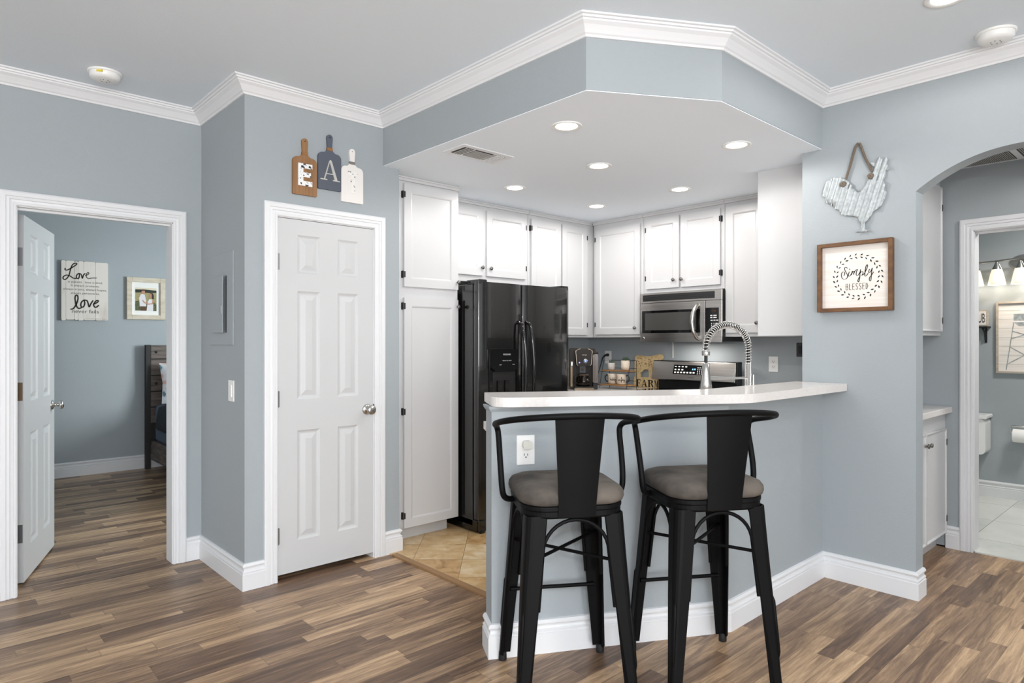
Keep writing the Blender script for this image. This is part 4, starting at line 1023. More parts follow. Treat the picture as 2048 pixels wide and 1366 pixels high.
# ------------------------------------------------------------------ bar stools
def build_stool(label, group):
    t = thing('bar_stool', (0, 0, 0), label, 'bar stool', group)
    H = 0.195
    b = MB(); P = rrect(-H, H, -H, H, 0.095, 9)
    sc = lambda k: [(x * k, y * k) for x, y in P]
    b.loft([[(x, y, z) for x, y in sc(k)] for k, z in ((0.955, 0.690), (0.985, 0.697), (0.985, 0.716), (1.0, 0.720), (1.0, 0.734), (0.97, 0.737))], 'stool', False, True); b.build('seat_pan', t, bevel=0.002)
    b = MB(); rings = []
    for k, z in ((0.98, 0.7375), (1.025, 0.744), (1.045, 0.757), (1.035, 0.774), (0.985, 0.788), (0.88, 0.797), (0.68, 0.803), (0.4, 0.8055), (0.15, 0.806)):
        rings.append([(x * k, y * k, z) for x, y in P])
    b.loft(rings, 'suede', True, True); cu = b.build('cushion', t)
    top, bot = 0.155, 0.199
    def leg_c(z): f = (0.70 - z) / 0.70; return top + (bot - top) * f
    for sx in (-1, 1):
        for sy in (-1, 1):
            b = MB(); rings = []
            for z, w_, r in ((0.700, 0.074, 0.03), (0.55, 0.069, 0.028), (0.36, 0.058, 0.022), (0.2, 0.046, 0.018), (0.09, 0.038, 0.015), (0.03, 0.034, 0.013)):
                c_ = leg_c(z) + 0.030 * (0.70 - z) / 0.7 * 0 + 0.03
                out = [(c_ - w_, c_)]
                for k in range(5): q = PI / 2 * (1 - k / 4); out.append((c_ - r + r * math.cos(q), c_ - r + r * math.sin(q)))
                out.append((c_, c_ - w_)); th = 0.004 + 0.010 * max(0, (0.36 - z) / 0.33); inn = [(x - th, y - th) for x, y in reversed(out)]
                rings.append([(sx * x, sy * y, z) for x, y in out + inn])
            b.loft(rings, 'stool', False, True)
            pr = []
            for z in (0.36, 0.34, 0.15, 0.13):
                c_ = leg_c(z) + 0.03; r = 0.024 if z > 0.2 else 0.016; e = c_ - r + r * 0.72
                pr.append((sx * e, sy * e, z))
            b.tube(pr, [0.001, 0.0075, 0.0065, 0.001], 'stool', 8); lg = b.build('leg', t)
            cz = leg_c(0.0) + 0.03 - 0.017
            f = MB(); f.lathe([(0.0165, 0.0), (0.0175, 0.004), (0.0165, 0.034), (0.013, 0.036)], 'rubber', (sx * cz, sy * cz, 0), 14, 'c'); f.build('foot_cap', lg)
    # arched braces on the four sides
    for k in range(4):
        R = Matrix.Rotation(k * PI / 2, 4, 'Z'); pts = []
        e = lambda z: leg_c(z) - 0.043 + (0.70 - z) * 0.03
        side = lambda z: leg_c(z) + 0.018
        for z in (0.36, 0.45, 0.54): pts.append((-e(z), -side(z), z))
        ew = e(0.56)
        for q in range(1, 16):
            a = PI - PI * q / 16; z = 0.56 + 0.122 * math.sin(a); pts.append((ew * math.cos(a), -side(z), z))
        for z in (0.54, 0.45, 0.36): pts.append((e(z), -side(z), z))
        b = MB(R); b.tube(pts, 0.0072, 'stool', 8); b.build('arched_brace', t)
    for s in (-1, 1):
        b = MB(); zz = 0.525 + 0.007 * s; c_ = leg_c(zz) + 0.01
        b.tube([(-c_, -c_ * s, zz), (c_, c_ * s, zz)], 0.0068, 'stool', 8); b.build('cross_brace', t)
    b = MB(); zz = 0.30; c_ = leg_c(zz); b.tube([(-c_ + 0.0, c_ + 0.016, zz), (-c_ * .8, c_ + 0.016, zz), (c_ * .8, c_ + 0.016, zz), (c_, c_ + 0.016, zz)], 0.0085, 'stool', 8); b.build('foot_rest', t)
    # back rail: one tube from seat side round the back to the other side
    half = [(0.19, 0.055, 0.712), (0.212, 0.045, 0.714), (0.233, 0.025, 0.728), (0.243, 0.015, 0.755), (0.247, 0.02, 0.81), (0.249, 0.042, 0.885), (0.25, 0.065, 0.95), (0.253, 0.072, 0.983), (0.262, 0.055, 1.003), (0.2725, 0.01, 1.014),
            (0.275, -0.05, 1.026), (0.260, -0.12, 1.041), (0.22, -0.18, 1.054), (0.16, -0.222, 1.063), (0.08, -0.247, 1.069), (0, -0.255, 1.071)]
    pts = half + [(-x, y, z) for x, y, z in reversed(half[:-1])]
    sm = []
    V = [Vector(p) for p in pts]
    for i in range(len(V) - 1):
        p0 = V[max(i - 1, 0)]; p1 = V[i]; p2 = V[i + 1]; p3 = V[min(i + 2, len(V) - 1)]
        for k in range(4):
            q = k / 4; sm.append(0.5 * ((2 * p1) + (-p0 + p2) * q + (2 * p0 - 5 * p1 + 4 * p2 - p3) * q * q + (-p0 + 3 * p1 - 3 * p2 + p3) * q ** 3))
    sm.append(V[-1])
    b = MB(); b.tube(sm, 0.0118, 'stool', 12); b.build('back_rail', t)
    b = MB(); rings = []
    for z, w_, y in ((0.697, 0.070, -0.203), (0.75, 0.071, -0.209), (0.85, 0.077, -0.222), (0.95, 0.084, -0.235), (1.068, 0.092, -0.250)):
        bowl = lambda x: 0.5 * (x * x) / 0.34
        xs = [w_ * (-1 + 2 * k / 18) for k in range(19)]
        rings.append([(x, y + bowl(x) - 0.002, z) for x in xs] + [(x, y + bowl(x) + 0.002, z) for x in reversed(xs)])
    b.loft(rings, 'stool', False, True); b.build('back_splat', t)
    return t


st = build_stool('black metal bar stool with grey cushion at the bar, left of the two', 'bar stools at the raised bar')
s2 = copy_tree(st)
tag(s2, 'black metal bar stool with grey cushion at the bar, right of the two')
for o, (x, y), an in ((st, (1.886, 1.753), -33.05), (s2, (2.37, 1.445), -32.2)):
    o.location = (x, y, 0); o.rotation_euler = (0, 0, math.radians(an))

# ------------------------------------------------------------------ wall art
BO = lambda x, z: frame((x, YP - 0.0006, z), (1, 0))
def board(x, z, key, band, label, hh=0.215):
    t = thing('cutting_board_sign', (x, YP, z), label, 'wall sign', 'EAT cutting board signs above the pantry door')
    w_ = 0.0725; r = 0.022; hw = 0.0165
    pl = [(-w_ + 0.002, 0.0), (w_ - 0.002, 0.0), (w_, 0.004)]
    for k in range(6): q = PI / 2 * k / 5; pl.append((w_ - 0.028 + 0.028 * math.cos(q), hh - 0.028 + 0.028 * math.sin(q)))
    pl += [(0.032, hh + 0.002), (0.02, hh + 0.012), (hw - 0.002, hh + 0.03), (hw, hh + 0.06), (hw + 0.002, hh + 0.085)]
    for k in range(1, 8): q = PI * k / 8; pl.append(((hw + 0.002) * math.cos(q), hh + 0.09 + (hw + 0.002) * math.sin(q)))
    left = [(-p[0], p[1]) for p in reversed(pl[3:14])]
    pl = pl + left + [(-w_, 0.004)]
    hole = [(0.004 * math.cos(k * PI / 4), hh + 0.092 + 0.004 * math.sin(k * PI / 4)) for k in range(8)]
    b = MB(BO(x, z)); b.prism(pl, 0.0, 0.014, key, holes=[hole]); b.build('board', t, bevel=0.0015, segs=1)
    b = MB(BO(x, z))
    for k in range(4): zz = hh + 0.014 + k * 0.0042; b.prism(rrect(-hw - 0.0015, hw + 0.0015, zz, zz + 0.0038, 0.0015, 2), -0.0003, 0.0165, band)
    b.build('twine_band', t)
    return t


t = board(1.644, 2.168, 'wood', 'twine', 'brown wooden cutting board sign with distressed white letter E')
b = MB(BO(1.644, 2.168)); b.prism([(-0.042 + 0.084 * p, 0.052 + 0.126 * q) for p, q in ((0, 0), (1, 0), (1, .22), (.36, .22), (.36, .40), (.9, .40), (.9, .61), (.36, .61), (.36, .79), (1, .79), (1, 1), (0, 1))], 0.014, 0.019, 'letter_e'); b.build('letter', t)
t = board(1.797, 2.222, 'slate', 'twine', 'slate grey cutting board sign with corrugated metal letter A')
b = MB(BO(1.797, 2.222))
b.prism([(-0.004, 0.168), (0.003, 0.176), (0.010, 0.168), (0.047, 0.06), (0.029, 0.06)], 0.014, 0.018, 'tin'); b.prism([(-0.005, 0.170), (0.001, 0.170), (-0.032, 0.06), (-0.039, 0.06)], 0.014, 0.0178, 'tin')
b.box(-0.060, -0.018, 0.054, 0.060, 0.014, 0.018, 'tin'); b.box(0.018, 0.062, 0.054, 0.060, 0.014, 0.018, 'tin'); b.box(-0.026, 0.030, 0.090, 0.095, 0.014, 0.017, 'tin')
for k in range(9):
    zz = 0.066 + k * 0.0115; f = (0.172 - zz) / 0.112; b.add([(0.003 + 0.026 * f, zz, 0.0185), (0.008 + 0.037 * f, zz + 0.002, 0.0185), (0.008 + 0.036 * f, zz + 0.006, 0.0205), (0.003 + 0.025 * f, zz + 0.004, 0.0205)], [(0, 1, 2, 3)], 'tin')
    g = (0.172 - zz) / 0.112; b.add([(-0.003 - 0.034 * g, zz, 0.0185), (0.001 - 0.032 * g, zz, 0.0185), (0.001 - 0.031 * g, zz + 0.004, 0.0205), (-0.003 - 0.033 * g, zz + 0.004, 0.0205)], [(0, 1, 2, 3)], 'tin')
b.build('letter', t)
t = board(1.943, 2.168, 'chalk', 'twine_g', 'white cutting board sign with speckled white letter T')
b = MB(BO(1.943, 2.168)); b.prism([(-0.030 + 0.062 * p, 0.054 + 0.132 * q) for p, q in ((.30, 0), (.74, 0), (.74, .80), (1, .80), (1, 1), (0, 1), (0, .80), (.30, .80))], 0.014, 0.018, 'letter_t'); b.build('letter', t)

# rooster
ROO = [(1.2673,2.2707),(1.2806,2.2816),(1.289,2.2977),(1.2806,2.3035),(1.2635,2.2967),(1.254,2.3112),(1.2464,2.3199),(1.237,2.3192),(1.2295,2.3103),(1.2183,2.308),(1.2146,2.3133),(1.2053,2.3114),(1.2016,2.3005),(1.2053,2.287),(1.2042,2.2644),(1.1943,2.2461),(1.1998,2.2423),(1.2165,2.2472),(1.2146,2.2297),(1.2202,2.2022),(1.2258,2.1971),(1.2146,2.1685),(1.2109,2.1271),(1.2183,2.0916),(1.2352,2.0616),(1.254,2.0439),(1.2768,2.0349),(1.2883,2.0118),(1.3017,1.9908),(1.3153,1.9823),(1.3133,1.9528),(1.3114,1.9434),(1.2959,1.9444),(1.2902,1.9366),(1.3036,1.9308),(1.3191,1.9327),(1.3347,1.9326),(1.3623,1.9289),(1.3504,1.9429),(1.3386,1.9456),(1.3367,1.9726),(1.3445,1.9946),(1.3524,2.0083),(1.3741,2.026),(1.3981,2.0294),(1.4223,2.035),(1.4386,2.0416),(1.4509,2.0626),(1.4673,2.078),(1.4756,2.0771),(1.4922,2.1357),(1.486,2.0937),(1.5068,2.1099),(1.5216,2.1534),(1.5089,2.1124),(1.5258,2.1237),(1.5279,2.1458),(1.5385,2.1606),(1.5449,2.1878),(1.5385,2.2129),(1.5216,2.236),(1.5006,2.2517),(1.4714,2.2549),(1.4386,2.2488),(1.4183,2.2387),(1.3981,2.218),(1.3821,2.194),(1.3662,2.1681),(1.3524,2.1518),(1.323,2.1669),(1.3114,2.1857),(1.2998,2.2169),(1.2844,2.243),(1.2749,2.2618)]
import bmesh
t = thing('rooster_wall_hanging', (XP, 1.36, 1.93), 'corrugated metal rooster hanging from rope on the pale wall', 'wall art')
bm = bmesh.new(); vs = [bm.verts.new((-y, z, 0)) for y, z in ROO]
tr = tessellate_polygon([[v.co.copy() for v in vs]])
for q in tr:
    try: bm.faces.new([vs[i] for i in q])
    except ValueError: pass
gx = Vector((math.cos(math.radians(-17)), math.sin(math.radians(-17)), 0)); per = 0.0335
s0 = min(v.co.dot(gx) for v in bm.verts); s1 = max(v.co.dot(gx) for v in bm.verts); n = int((s1 - s0) / (per / 8)) + 1
for k in range(1, n):
    bmesh.ops.bisect_plane(bm, geom=bm.verts[:] + bm.edges[:] + bm.faces[:], plane_co=gx * (s0 + per / 8 * k), plane_no=gx)
for v in bm.verts: v.co.z = 0.012 + 0.0062 * math.sin(2 * PI * v.co.dot(gx) / per)
bmesh.ops.recalc_face_normals(bm, faces=bm.faces[:])
b = MB(frame((XP, 0, 0), (0, -1))); bm.verts.ensure_lookup_table(); bm.verts.index_update()
b.add([tuple(v.co) for v in bm.verts], [[v.index for v in f.verts] for f in bm.faces], 'galv', True); bm.free()
b.build('rooster_plate', t, solid=0.0015)
ROPE = [(1.4144,2.2329),(1.3963,2.2888),(1.3803,2.3447),(1.3644,2.4003),(1.3545,2.417),(1.3408,2.4139),(1.331,2.3846),(1.3135,2.3309),(1.2942,2.2854),(1.2789,2.2493)]
b = MB(frame((XP, 0, 0), (0, -1)))
R_ = resample([(-y, z, 0.012) for y, z in ROPE], 150)
for ph in (0, 2 * PI / 3, 4 * PI / 3):
    st_ = []
    for i, p in enumerate(R_):
        a = R_[max(i - 1, 0)]; c_ = R_[min(i + 1, 150)]; tg = (c_ - a).normalized(); nn = Vector((0, 0, 1)); sd = tg.cross(nn)
        q = i * 0.42 + ph; st_.append(p + (nn * math.cos(q) + sd * math.sin(q)) * 0.0036)
    b.tube(st_, 0.0036, 'rope', 6)
b.build('rope', t)
for y, z in ((1.4226, 2.2059), (1.283, 2.2245)):
    b = MB(frame((XP, 0, 0), (0, -1)))
    for q in range(3):
        ang = 0.5 + q * 1.05; ca, sa = math.cos(ang), math.sin(ang)
        b.tube([(-y + 0.011 * math.cos(k * PI / 7) * ca - 0.006 * math.sin(k * PI / 7) * sa, z + 0.011 * math.cos(k * PI / 7) * sa + 0.006 * math.sin(k * PI / 7) * ca, 0.022 + 0.003 * q + 0.003 * math.sin(2 * k * PI / 7)) for k in range(14)], 0.0062, 'rope', 8, closed=True)
    b.build('knot', t)

# framed "Simply BLESSED"
fr = frame((XP - 0.0006, 0, 0), (0, -1)); A0, A1, B0, B1 = -1.563, -1.175, 1.500, 1.884
t = thing('framed_sign', (XP, 1.37, 1.50), 'brown wood framed Simply Blessed wreath sign below the rooster', 'wall sign')
b = MB(fr); b.box(A0 + 0.01, A1 - 0.01, B0 + 0.01, B1 - 0.01, 0, 0.008, 'canvas'); pn = b.build('panel', t)
b = MB(fr); w_ = 0.021
for a0, a1, c0, c1 in ((A0, A0 + w_, B0, B1), (A1 - w_, A1, B0, B1), (A0 + w_, A1 - w_, B0, B0 + w_), (A0 + w_, A1 - w_, B1 - w_, B1)): b.box(a0, a1, c0, c1, 0, 0.034, 'frame_w')
b.build('frame', t, bevel=0.0015, segs=1)
SIMPLY = [[(1.4081,1.7404),(1.4131,1.7472),(1.4192,1.7467),(1.4222,1.7363),(1.4161,1.7209),(1.4091,1.7076),(1.4071,1.6926),(1.4131,1.6835),(1.4232,1.681),(1.4334,1.6849),(1.4385,1.697),(1.4385,1.712),(1.4324,1.7211),(1.4253,1.7216),(1.4212,1.7128),(1.4242,1.7024),(1.4293,1.7017)],[(1.398,1.7195),(1.401,1.707),(1.401,1.6964),(1.395,1.6959),(1.387,1.708)],[(1.3966,1.7355),(1.3964,1.7338)],[(1.381,1.7224),(1.385,1.7121),(1.387,1.7028)],[(1.3864,1.7048),(1.379,1.719),(1.373,1.7207),(1.374,1.7113),(1.376,1.704)],[(1.3754,1.7061),(1.3671,1.7234),(1.3602,1.7281),(1.3556,1.7298),(1.3602,1.7165),(1.3621,1.704),(1.3582,1.6964),(1.3513,1.699),(1.3399,1.718)],[(1.3395,1.7274),(1.3425,1.7067),(1.3434,1.6858),(1.3464,1.6672),(1.3503,1.6601),(1.3533,1.6677),(1.3493,1.68),(1.3415,1.692)],[(1.3425,1.7067),(1.3356,1.7156),(1.3288,1.7161),(1.3268,1.7076),(1.3297,1.6995),(1.3356,1.6968),(1.3278,1.6972),(1.3181,1.7069)],[(1.3181,1.7069),(1.3084,1.7291),(1.3035,1.7453),(1.3064,1.7518),(1.3122,1.7419),(1.3161,1.7193),(1.3181,1.7007),(1.3161,1.6901),(1.3103,1.6918),(1.3016,1.7036)],[(1.2939,1.7258),(1.2978,1.7157),(1.2978,1.7074),(1.292,1.7091),(1.2853,1.7189),(1.2805,1.7309)],[(1.2805,1.7309),(1.2834,1.7105),(1.2853,1.6858),(1.2872,1.6673),(1.2901,1.6623),(1.2949,1.6678),(1.2929,1.6822),(1.2853,1.692),(1.2738,1.7097)]]
b = MB(fr)
pen = lambda d: 0.0015 + 0.0030 * (abs(d.y) if d.y * d.x >= -0.2 else abs(d.y) * 0.9)
for s in SIMPLY: b.ribbon([(-y, z) for y, z in s], pen, 0.0086, 'ink')
LET = {'B': [[(0, 0), (0, 1), (.5, 1), (.75, .8), (.5, .55), (0, .52)], [(.4, .52), (.85, .3), (.6, 0), (0, 0)]], 'L': [[(0, 1), (0, 0), (.7, 0)]], 'E': [[(.7, 1), (0, 1), (0, 0), (.75, 0)], [(0, .52), (.6, .52)]],
       'S': [[(.75, .9), (.5, 1), (.1, .92), (.05, .72), (.6, .38), (.75, .2), (.5, 0), (.1, .05), (0, .15)]], 'D': [[(0, 0), (0, 1), (.45, .9), (.75, .5), (.4, .08), (0, 0)]]}
for i, ch in enumerate('BLESSED'):
    a = -1.4148 + i * 0.0172; zb = 1.6205
    for l in LET[ch]: b.ribbon([(a + p * 0.0125, zb + q * 0.033) for p, q in l], 0.0026, 0.0086, 'ink', dense=ch in 'S')
b.build('lettering', pn)
b = MB(fr); N = 26
for k in range(N):
    th = PI / 2 - 2 * PI * (k + 0.5) / N; flow = th - PI / 2
    for s in (1, -1):
        p = Vector((-1.3552 + (0.113 + s * 0.0035) * 1.03 * math.cos(th), 1.6905 + (0.113 + s * 0.0035) * math.sin(th)))
        a = flow + s * random.uniform(0.45, 0.75); d = Vector((math.cos(a), math.sin(a))); nn = Vector((-d.y, d.x)); Lf = random.uniform(0.0155, 0.020); wf = random.uniform(0.0030, 0.0042)
        q = [p, p + d * Lf * .3 - nn * wf * .8, p + d * Lf * .6 - nn * wf, p + d * Lf, p + d * Lf * .6 + nn * wf, p + d * Lf * .3 + nn * wf * .8]
        b.add([(v.x, v.y, 0.0086 + 0.0001 * (s > 0)) for v in q], [tuple(range(6))], 'ink')
b.build('wreath', pn)

# ------------------------------------------------------------------ bedroom
YF = 7.6995; fr = frame((0, YF, 0), (1, 0))
LOVE = [[(1.0971,2.0508),(1.0951,2.041),(1.1072,2.0346),(1.1295,2.046),(1.158,2.0676),(1.1825,2.089),(1.1928,2.102),(1.1866,2.1088),(1.1662,2.1023),(1.1498,2.0767),(1.1376,2.032),(1.1295,1.9926),(1.1133,1.9576),(1.0931,1.9418),(1.079,1.9529),(1.0851,1.9726),(1.1092,1.9864),(1.1376,1.9786),(1.1621,1.9608),(1.1866,1.9575)],[(1.2113,2.0105),(1.1949,1.9972),(1.1887,1.9723),(1.1969,1.9582),(1.2093,1.9639),(1.2155,1.9937),(1.2113,2.0081),(1.2238,2.0065)],[(1.2238,2.0065),(1.232,1.9948),(1.2383,1.9634),(1.2486,1.996),(1.2611,2.0116)],[(1.2653,1.9922),(1.2862,2.0035),(1.2946,2.0189),(1.2841,2.0231),(1.2716,2.0025),(1.2737,1.978),(1.2904,1.9643),(1.3199,1.9712),(1.3581,1.9737)],[(1.1437,1.6535),(1.1621,1.659),(1.1866,1.6989),(1.201,1.7483),(1.201,1.7825),(1.1887,1.7942),(1.1784,1.7717),(1.1805,1.7328),(1.1908,1.6844),(1.2072,1.663),(1.232,1.6712)],[(1.2549,1.7482),(1.2341,1.7301),(1.2258,1.7004),(1.232,1.6786),(1.2486,1.6816),(1.2591,1.7115),(1.257,1.7458),(1.2737,1.7441)],[(1.2779,1.7443),(1.2862,1.7224),(1.2967,1.6809),(1.3115,1.7136),(1.3284,1.7439)],[(1.3347,1.7095),(1.3623,1.7255),(1.3751,1.7434),(1.3623,1.7479),(1.3453,1.7298),(1.3347,1.7046),(1.3453,1.6802),(1.3623,1.6832),(1.3773,1.6987)]]
t = thing('plank_sign', (1.265, YF, 1.545), 'weathered white plank sign with Love lettering on the bedroom wall', 'wall sign')
xs = [1.065, 1.103, 1.175, 1.205, 1.252, 1.352, 1.461]
for i in range(6):
    b = MB(fr); a0, a1 = xs[i] + 0.0008, xs[i + 1] - 0.0008; zt = 2.134 - random.uniform(0, 0.006); zb = 1.546 + random.uniform(-0.004, 0.004)
    b.prism([(a0, zb + 0.008), (a0 + 0.007, zb), (a1 - 0.008, zb + 0.001), (a1, zb + 0.007), (a1, zt - 0.008), (a1 - 0.009, zt), (a0 + 0.007, zt - 0.001), (a0, zt - 0.008)], 0.008, 0.03, 'rustic'); pk = b.build('plank', t)
b = MB(fr); b.box(1.075, 1.45, 1.62, 1.66, 0, 0.008, 'darkwood'); b.box(1.075, 1.45, 2.0, 2.04, 0, 0.008, 'darkwood'); b.build('batten', t)
b = MB(fr)
for i, s in enumerate(LOVE): b.ribbon(s, 0.0105 if i < 3 else (0.0075 if i == 3 else 0.0125), 0.0306 + i * 0.0001, 'ink')
for body, a0, a1, zb, h in (('is patient.  love is kind.', 1.119, 1.412, 1.9155, 0.026), ('It always protects,', 1.144, 1.384, 1.8795, 0.026), ('always trusts, always hopes,', 1.081, 1.448, 1.843, 0.026), ('always perseveres.', 1.142, 1.388, 1.805, 0.026), ('never fails', 1.152, 1.379, 1.618, 0.036), ('1 CORINTHIANS 13:4-8', 1.27, 1.448, 1.558, 0.007)):
    b.text(body, (a0 + a1) / 2, zb, 0.0306, 'greyink', a1 - a0, h)
b.build('lettering', t)
t = thing('picture_frame', (1.81, YF, 1.565), 'pale wood frame with photo of a couple on the bedroom wall', 'picture')
A0, A1, B0, B1 = 1.629, 1.992, 1.566, 2.006
b = MB(fr); w_ = 0.048
for a0, a1, c0, c1 in ((A0, A0 + w_, B0, B1), (A1 - w_, A1, B0, B1), (A0 + w_, A1 - w_, B0, B0 + w_), (A0 + w_, A1 - w_, B1 - w_, B1)): b.box(a0, a1, c0, c1, 0, 0.03, 'pale_wood')
b.build('frame', t, bevel=0.002, segs=1)
b = MB(fr); b.box(A0 + w_, A1 - w_, B0 + w_, B1 - w_, 0, 0.012, 'mat_board'); b.build('mat', t)
b = MB(fr); px0, px1, pz0, pz1 = 1.709, 1.910, 1.659, 1.90; W_, H_ = px1 - px0, pz1 - pz0; Q = lambda L: [(px0 + W_ * x, pz0 + H_ * y) for x, y in L]
lay = 0.0125
for key, L in (('p_grass', [(0, 0), (1, 0), (1, 1), (0, 1)]), ('p_sky', [(0, .9), (1, .9), (1, 1), (0, 1)]), ('p_tree', [(0, .78), (.3, .8), (.6, .78), (1, .8), (1, .9), (.5, .93), (0, .92)]), ('p_dark', [(0, 0), (1, 0), (1, .3), (.8, .42), (.5, .3), (.2, .45), (0, .4)]),
               ('p_pants', [(.26, 0), (.52, 0), (.52, .2), (.26, .2)]), ('p_shirt', [(.21, .19), (.52, .19), (.5, .5), (.44, .7), (.36, .74), (.26, .72), (.18, .55)]), ('p_skin', [(.30, .74), (.40, .72), (.46, .80), (.44, .9), (.33, .9), (.29, .84)]), ('p_hair', [(.27, .84), (.32, .93), (.44, .93), (.46, .88), (.32, .87)]),
               ('p_shirt', [(.53, 0), (.84, 0), (.85, .32), (.82, .5), (.66, .52), (.58, .4)]), ('p_skin', [(.32, .46), (.36, .47), (.44, .38), (.62, .32), (.6, .27), (.4, .34)]), ('p_hair', [(.66, .66), (.70, .78), (.82, .78), (.88, .66), (.86, .5), (.78, .54), (.76, .7)]), ('p_skin', [(.66, .7), (.70, .58), (.77, .58), (.77, .74), (.70, .76)]), ('p_skin', [(.80, .5), (.86, .46), (.85, .3), (.6, .27), (.62, .32), (.78, .34)])):
    PP = Q(L); tr = tessellate_polygon([[Vector((p[0], p[1], 0)) for p in PP]]); b.add([(p[0], p[1], lay) for p in PP], [tuple(q) for q in tr], key); lay += 0.0002
b.build('photo_print', t)

t = thing('bed', (2.6, 6.6, 0), 'dark plank bed with charcoal comforter seen through the bedroom doorway', 'bed')
fr = frame((0, 7.60, 0), (1, 0))
b = MB(fr); b.box(1.79, 1.835, 0.0, 1.30, -0.06, 0.0, 'darkpost'); b.box(3.36, 3.405, 0.0, 1.30, -0.06, 0.0, 'darkpost'); b.box(1.835, 3.36, 0.25, 1.295, -0.05, -0.022, 'darkpost'); b.build('post', t)
for z0, z1 in ((1.155, 1.292), (0.982, 1.145), (0.815, 0.972), (0.65, 0.805), (0.48, 0.64)):
    b = MB(fr); b.box(1.836, 3.359, z0, z1, -0.022, 0.002, 'darkwood')
    for x in (1.885, 2.6, 3.3):
        if (z0 > 1.1) or (0.8 < z0 < 0.9): b.lathe([(0.014, 0.0), (0.014, 0.006), (0.0005, 0.012)], 'darkpost', (x, (z0 + z1) / 2, 0), 12, 'c')
    b.build('headboard_plank', t, bevel=0.003)
b = MB(); b.box(1.83, 1.87, 5.55, 7.57, 0.10, 0.30, 'darkwood'); b.box(3.33, 3.37, 5.55, 7.57, 0.10, 0.30, 'darkwood'); b.box(1.83, 3.37, 5.52, 5.56, 0.1, 0.30, 'darkwood'); b.build('side_rail', t, bevel=0.004)
b = MB(); b.box(1.86, 3.34, 5.58, 7.56, 0.28, 0.68, 'sheet'); b.build('mattress', t, bevel=0.05, segs=4)
b = MB(); rings = []
cs = [(1.835, 0.43), (1.815, 0.45), (1.83, 0.56), (1.86, 0.66), (1.93, 0.735), (2.05, 0.765), (2.4, 0.775), (2.9, 0.775), (3.15, 0.76), (3.28, 0.72), (3.36, 0.6), (3.385, 0.45), (3.36, 0.43)]
rj = random.Random(5)
for k in range(14):
    y = 7.37 - k * 0.138
    top = [(x + rj.uniform(-.008, .008), y, z + rj.uniform(-.01, .01) - ((0.06, 0.02)[k] if k < 2 else 0) * (z > .7)) for x, z in cs]
    inn = [(2.6 + (x - 2.6) * 0.97, y, z - 0.03 if z > 0.6 else z) for x, _, z in reversed(top)]
    rings.append(top + inn)
b.loft(rings, 'comfort', True, True); b.build('comforter', t)
def pillow(x0, x1, y, z0, z1, label):
    b = MB(Matrix.Translation((0, 0, 0)))
    n = 12; g = []
    for j in range(n + 1):
        row = []
        for i in range(n + 1):
            uu, vv = -1 + 2 * i / n, -1 + 2 * j / n; pf = 0.075 * (max(0, (1 - uu ** 4)) * max(0, (1 - vv ** 4))) ** 0.6
            x = (x0 + x1) / 2 + (x1 - x0) / 2 * uu * (1 - 0.06 * (1 - abs(vv))); z = (z0 + z1) / 2 + (z1 - z0) / 2 * vv * (1 - 0.06 * (1 - abs(uu)))
            row.append((x, z, pf, vv))
        g.append(row)
    lean = 0.05
    for s in (1, -1):
        vs = [(x, y - s * pf + lean * vv, z) for row in g for x, z, pf, vv in row]
        fs = [(j * (n + 1) + i, j * (n + 1) + i + 1, (j + 1) * (n + 1) + i + 1, (j + 1) * (n + 1) + i) for j in range(n) for i in range(n)]
        b.add(vs, fs if s == 1 else [tuple(reversed(f)) for f in fs], 'floral', True)
    return tag(b.build('pillow', origin=((x0 + x1) / 2, y, z0)), label, 'pillow')
def floral():
    m = bpy.data.materials.new('floral_fabric'); m.use_nodes = True; nt = m.node_tree; bs = nt.nodes['Principled BSDF']; bs.inputs['Roughness'].default_value = 0.85
    tc = nt.nodes.new('ShaderNodeTexCoord'); v = nt.nodes.new('ShaderNodeTexNoise'); v.inputs['Scale'].default_value = 11; v.inputs['Detail'].default_value = 2; nt.links.new(tc.outputs['Object'], v.inputs['Vector'])
    r = nt.nodes.new('ShaderNodeValToRGB'); cr = r.color_ramp; cr.elements[0].position = 0.36; cr.elements[0].color = lin((92, 116, 124)); cr.elements[1].position = 0.64; cr.elements[1].color = lin((206, 164, 156))
    for p, c in ((0.42, (196, 200, 206)), (0.56, (206, 208, 212))): e = cr.elements.new(p); e.color = lin(c)
    nt.links.new(v.outputs['Fac'], r.inputs[0]); nt.links.new(r.outputs[0], bs.inputs['Base Color']); return m
M['floral'] = floral()
pillow(1.89, 2.55, 7.455, 0.69, 1.11, 'floral pillow leaning on the dark headboard')

# ------------------------------------------------------------------ hall and bathroom
fr = frame((0, 1.25, 0), (1, 0))
t = thing('hall_wall_cabinet', (4.44, 1.4, 1.372), 'white wall cabinet beyond the arch above the hall counter', 'cabinet')
b = MB(fr); b.box(3.94, 4.942, 1.372, 2.435, -0.29, 0, 'cab'); b.build('body', t, bevel=0.002)
cab_door(fr, t, 3.97, 4.30, 1.40, 2.33, None, (4.27, 1.46), stile=0.001); cab_door(fr, t, 4.31, 4.918, 1.40, 2.33, 'r', (4.345, 1.46), (1.47, 2.2), stile=0.001)
fr = frame((0, 1.222, 0), (1, 0))
t = thing('hall_base_cabinet', (4.44, 1.4, 0.0), 'white base cabinet beyond the arch with paired knobs', 'cabinet')
b = MB(fr); b.box(3.94, 4.942, 0.09, 0.873, -0.30, 0, 'cab'); b.build('body', t, bevel=0.002)
b = MB(fr); b.box(3.94, 4.942, 0.0, 0.09, -0.30, -0.05, 'cab'); b.build('toe_kick', t)
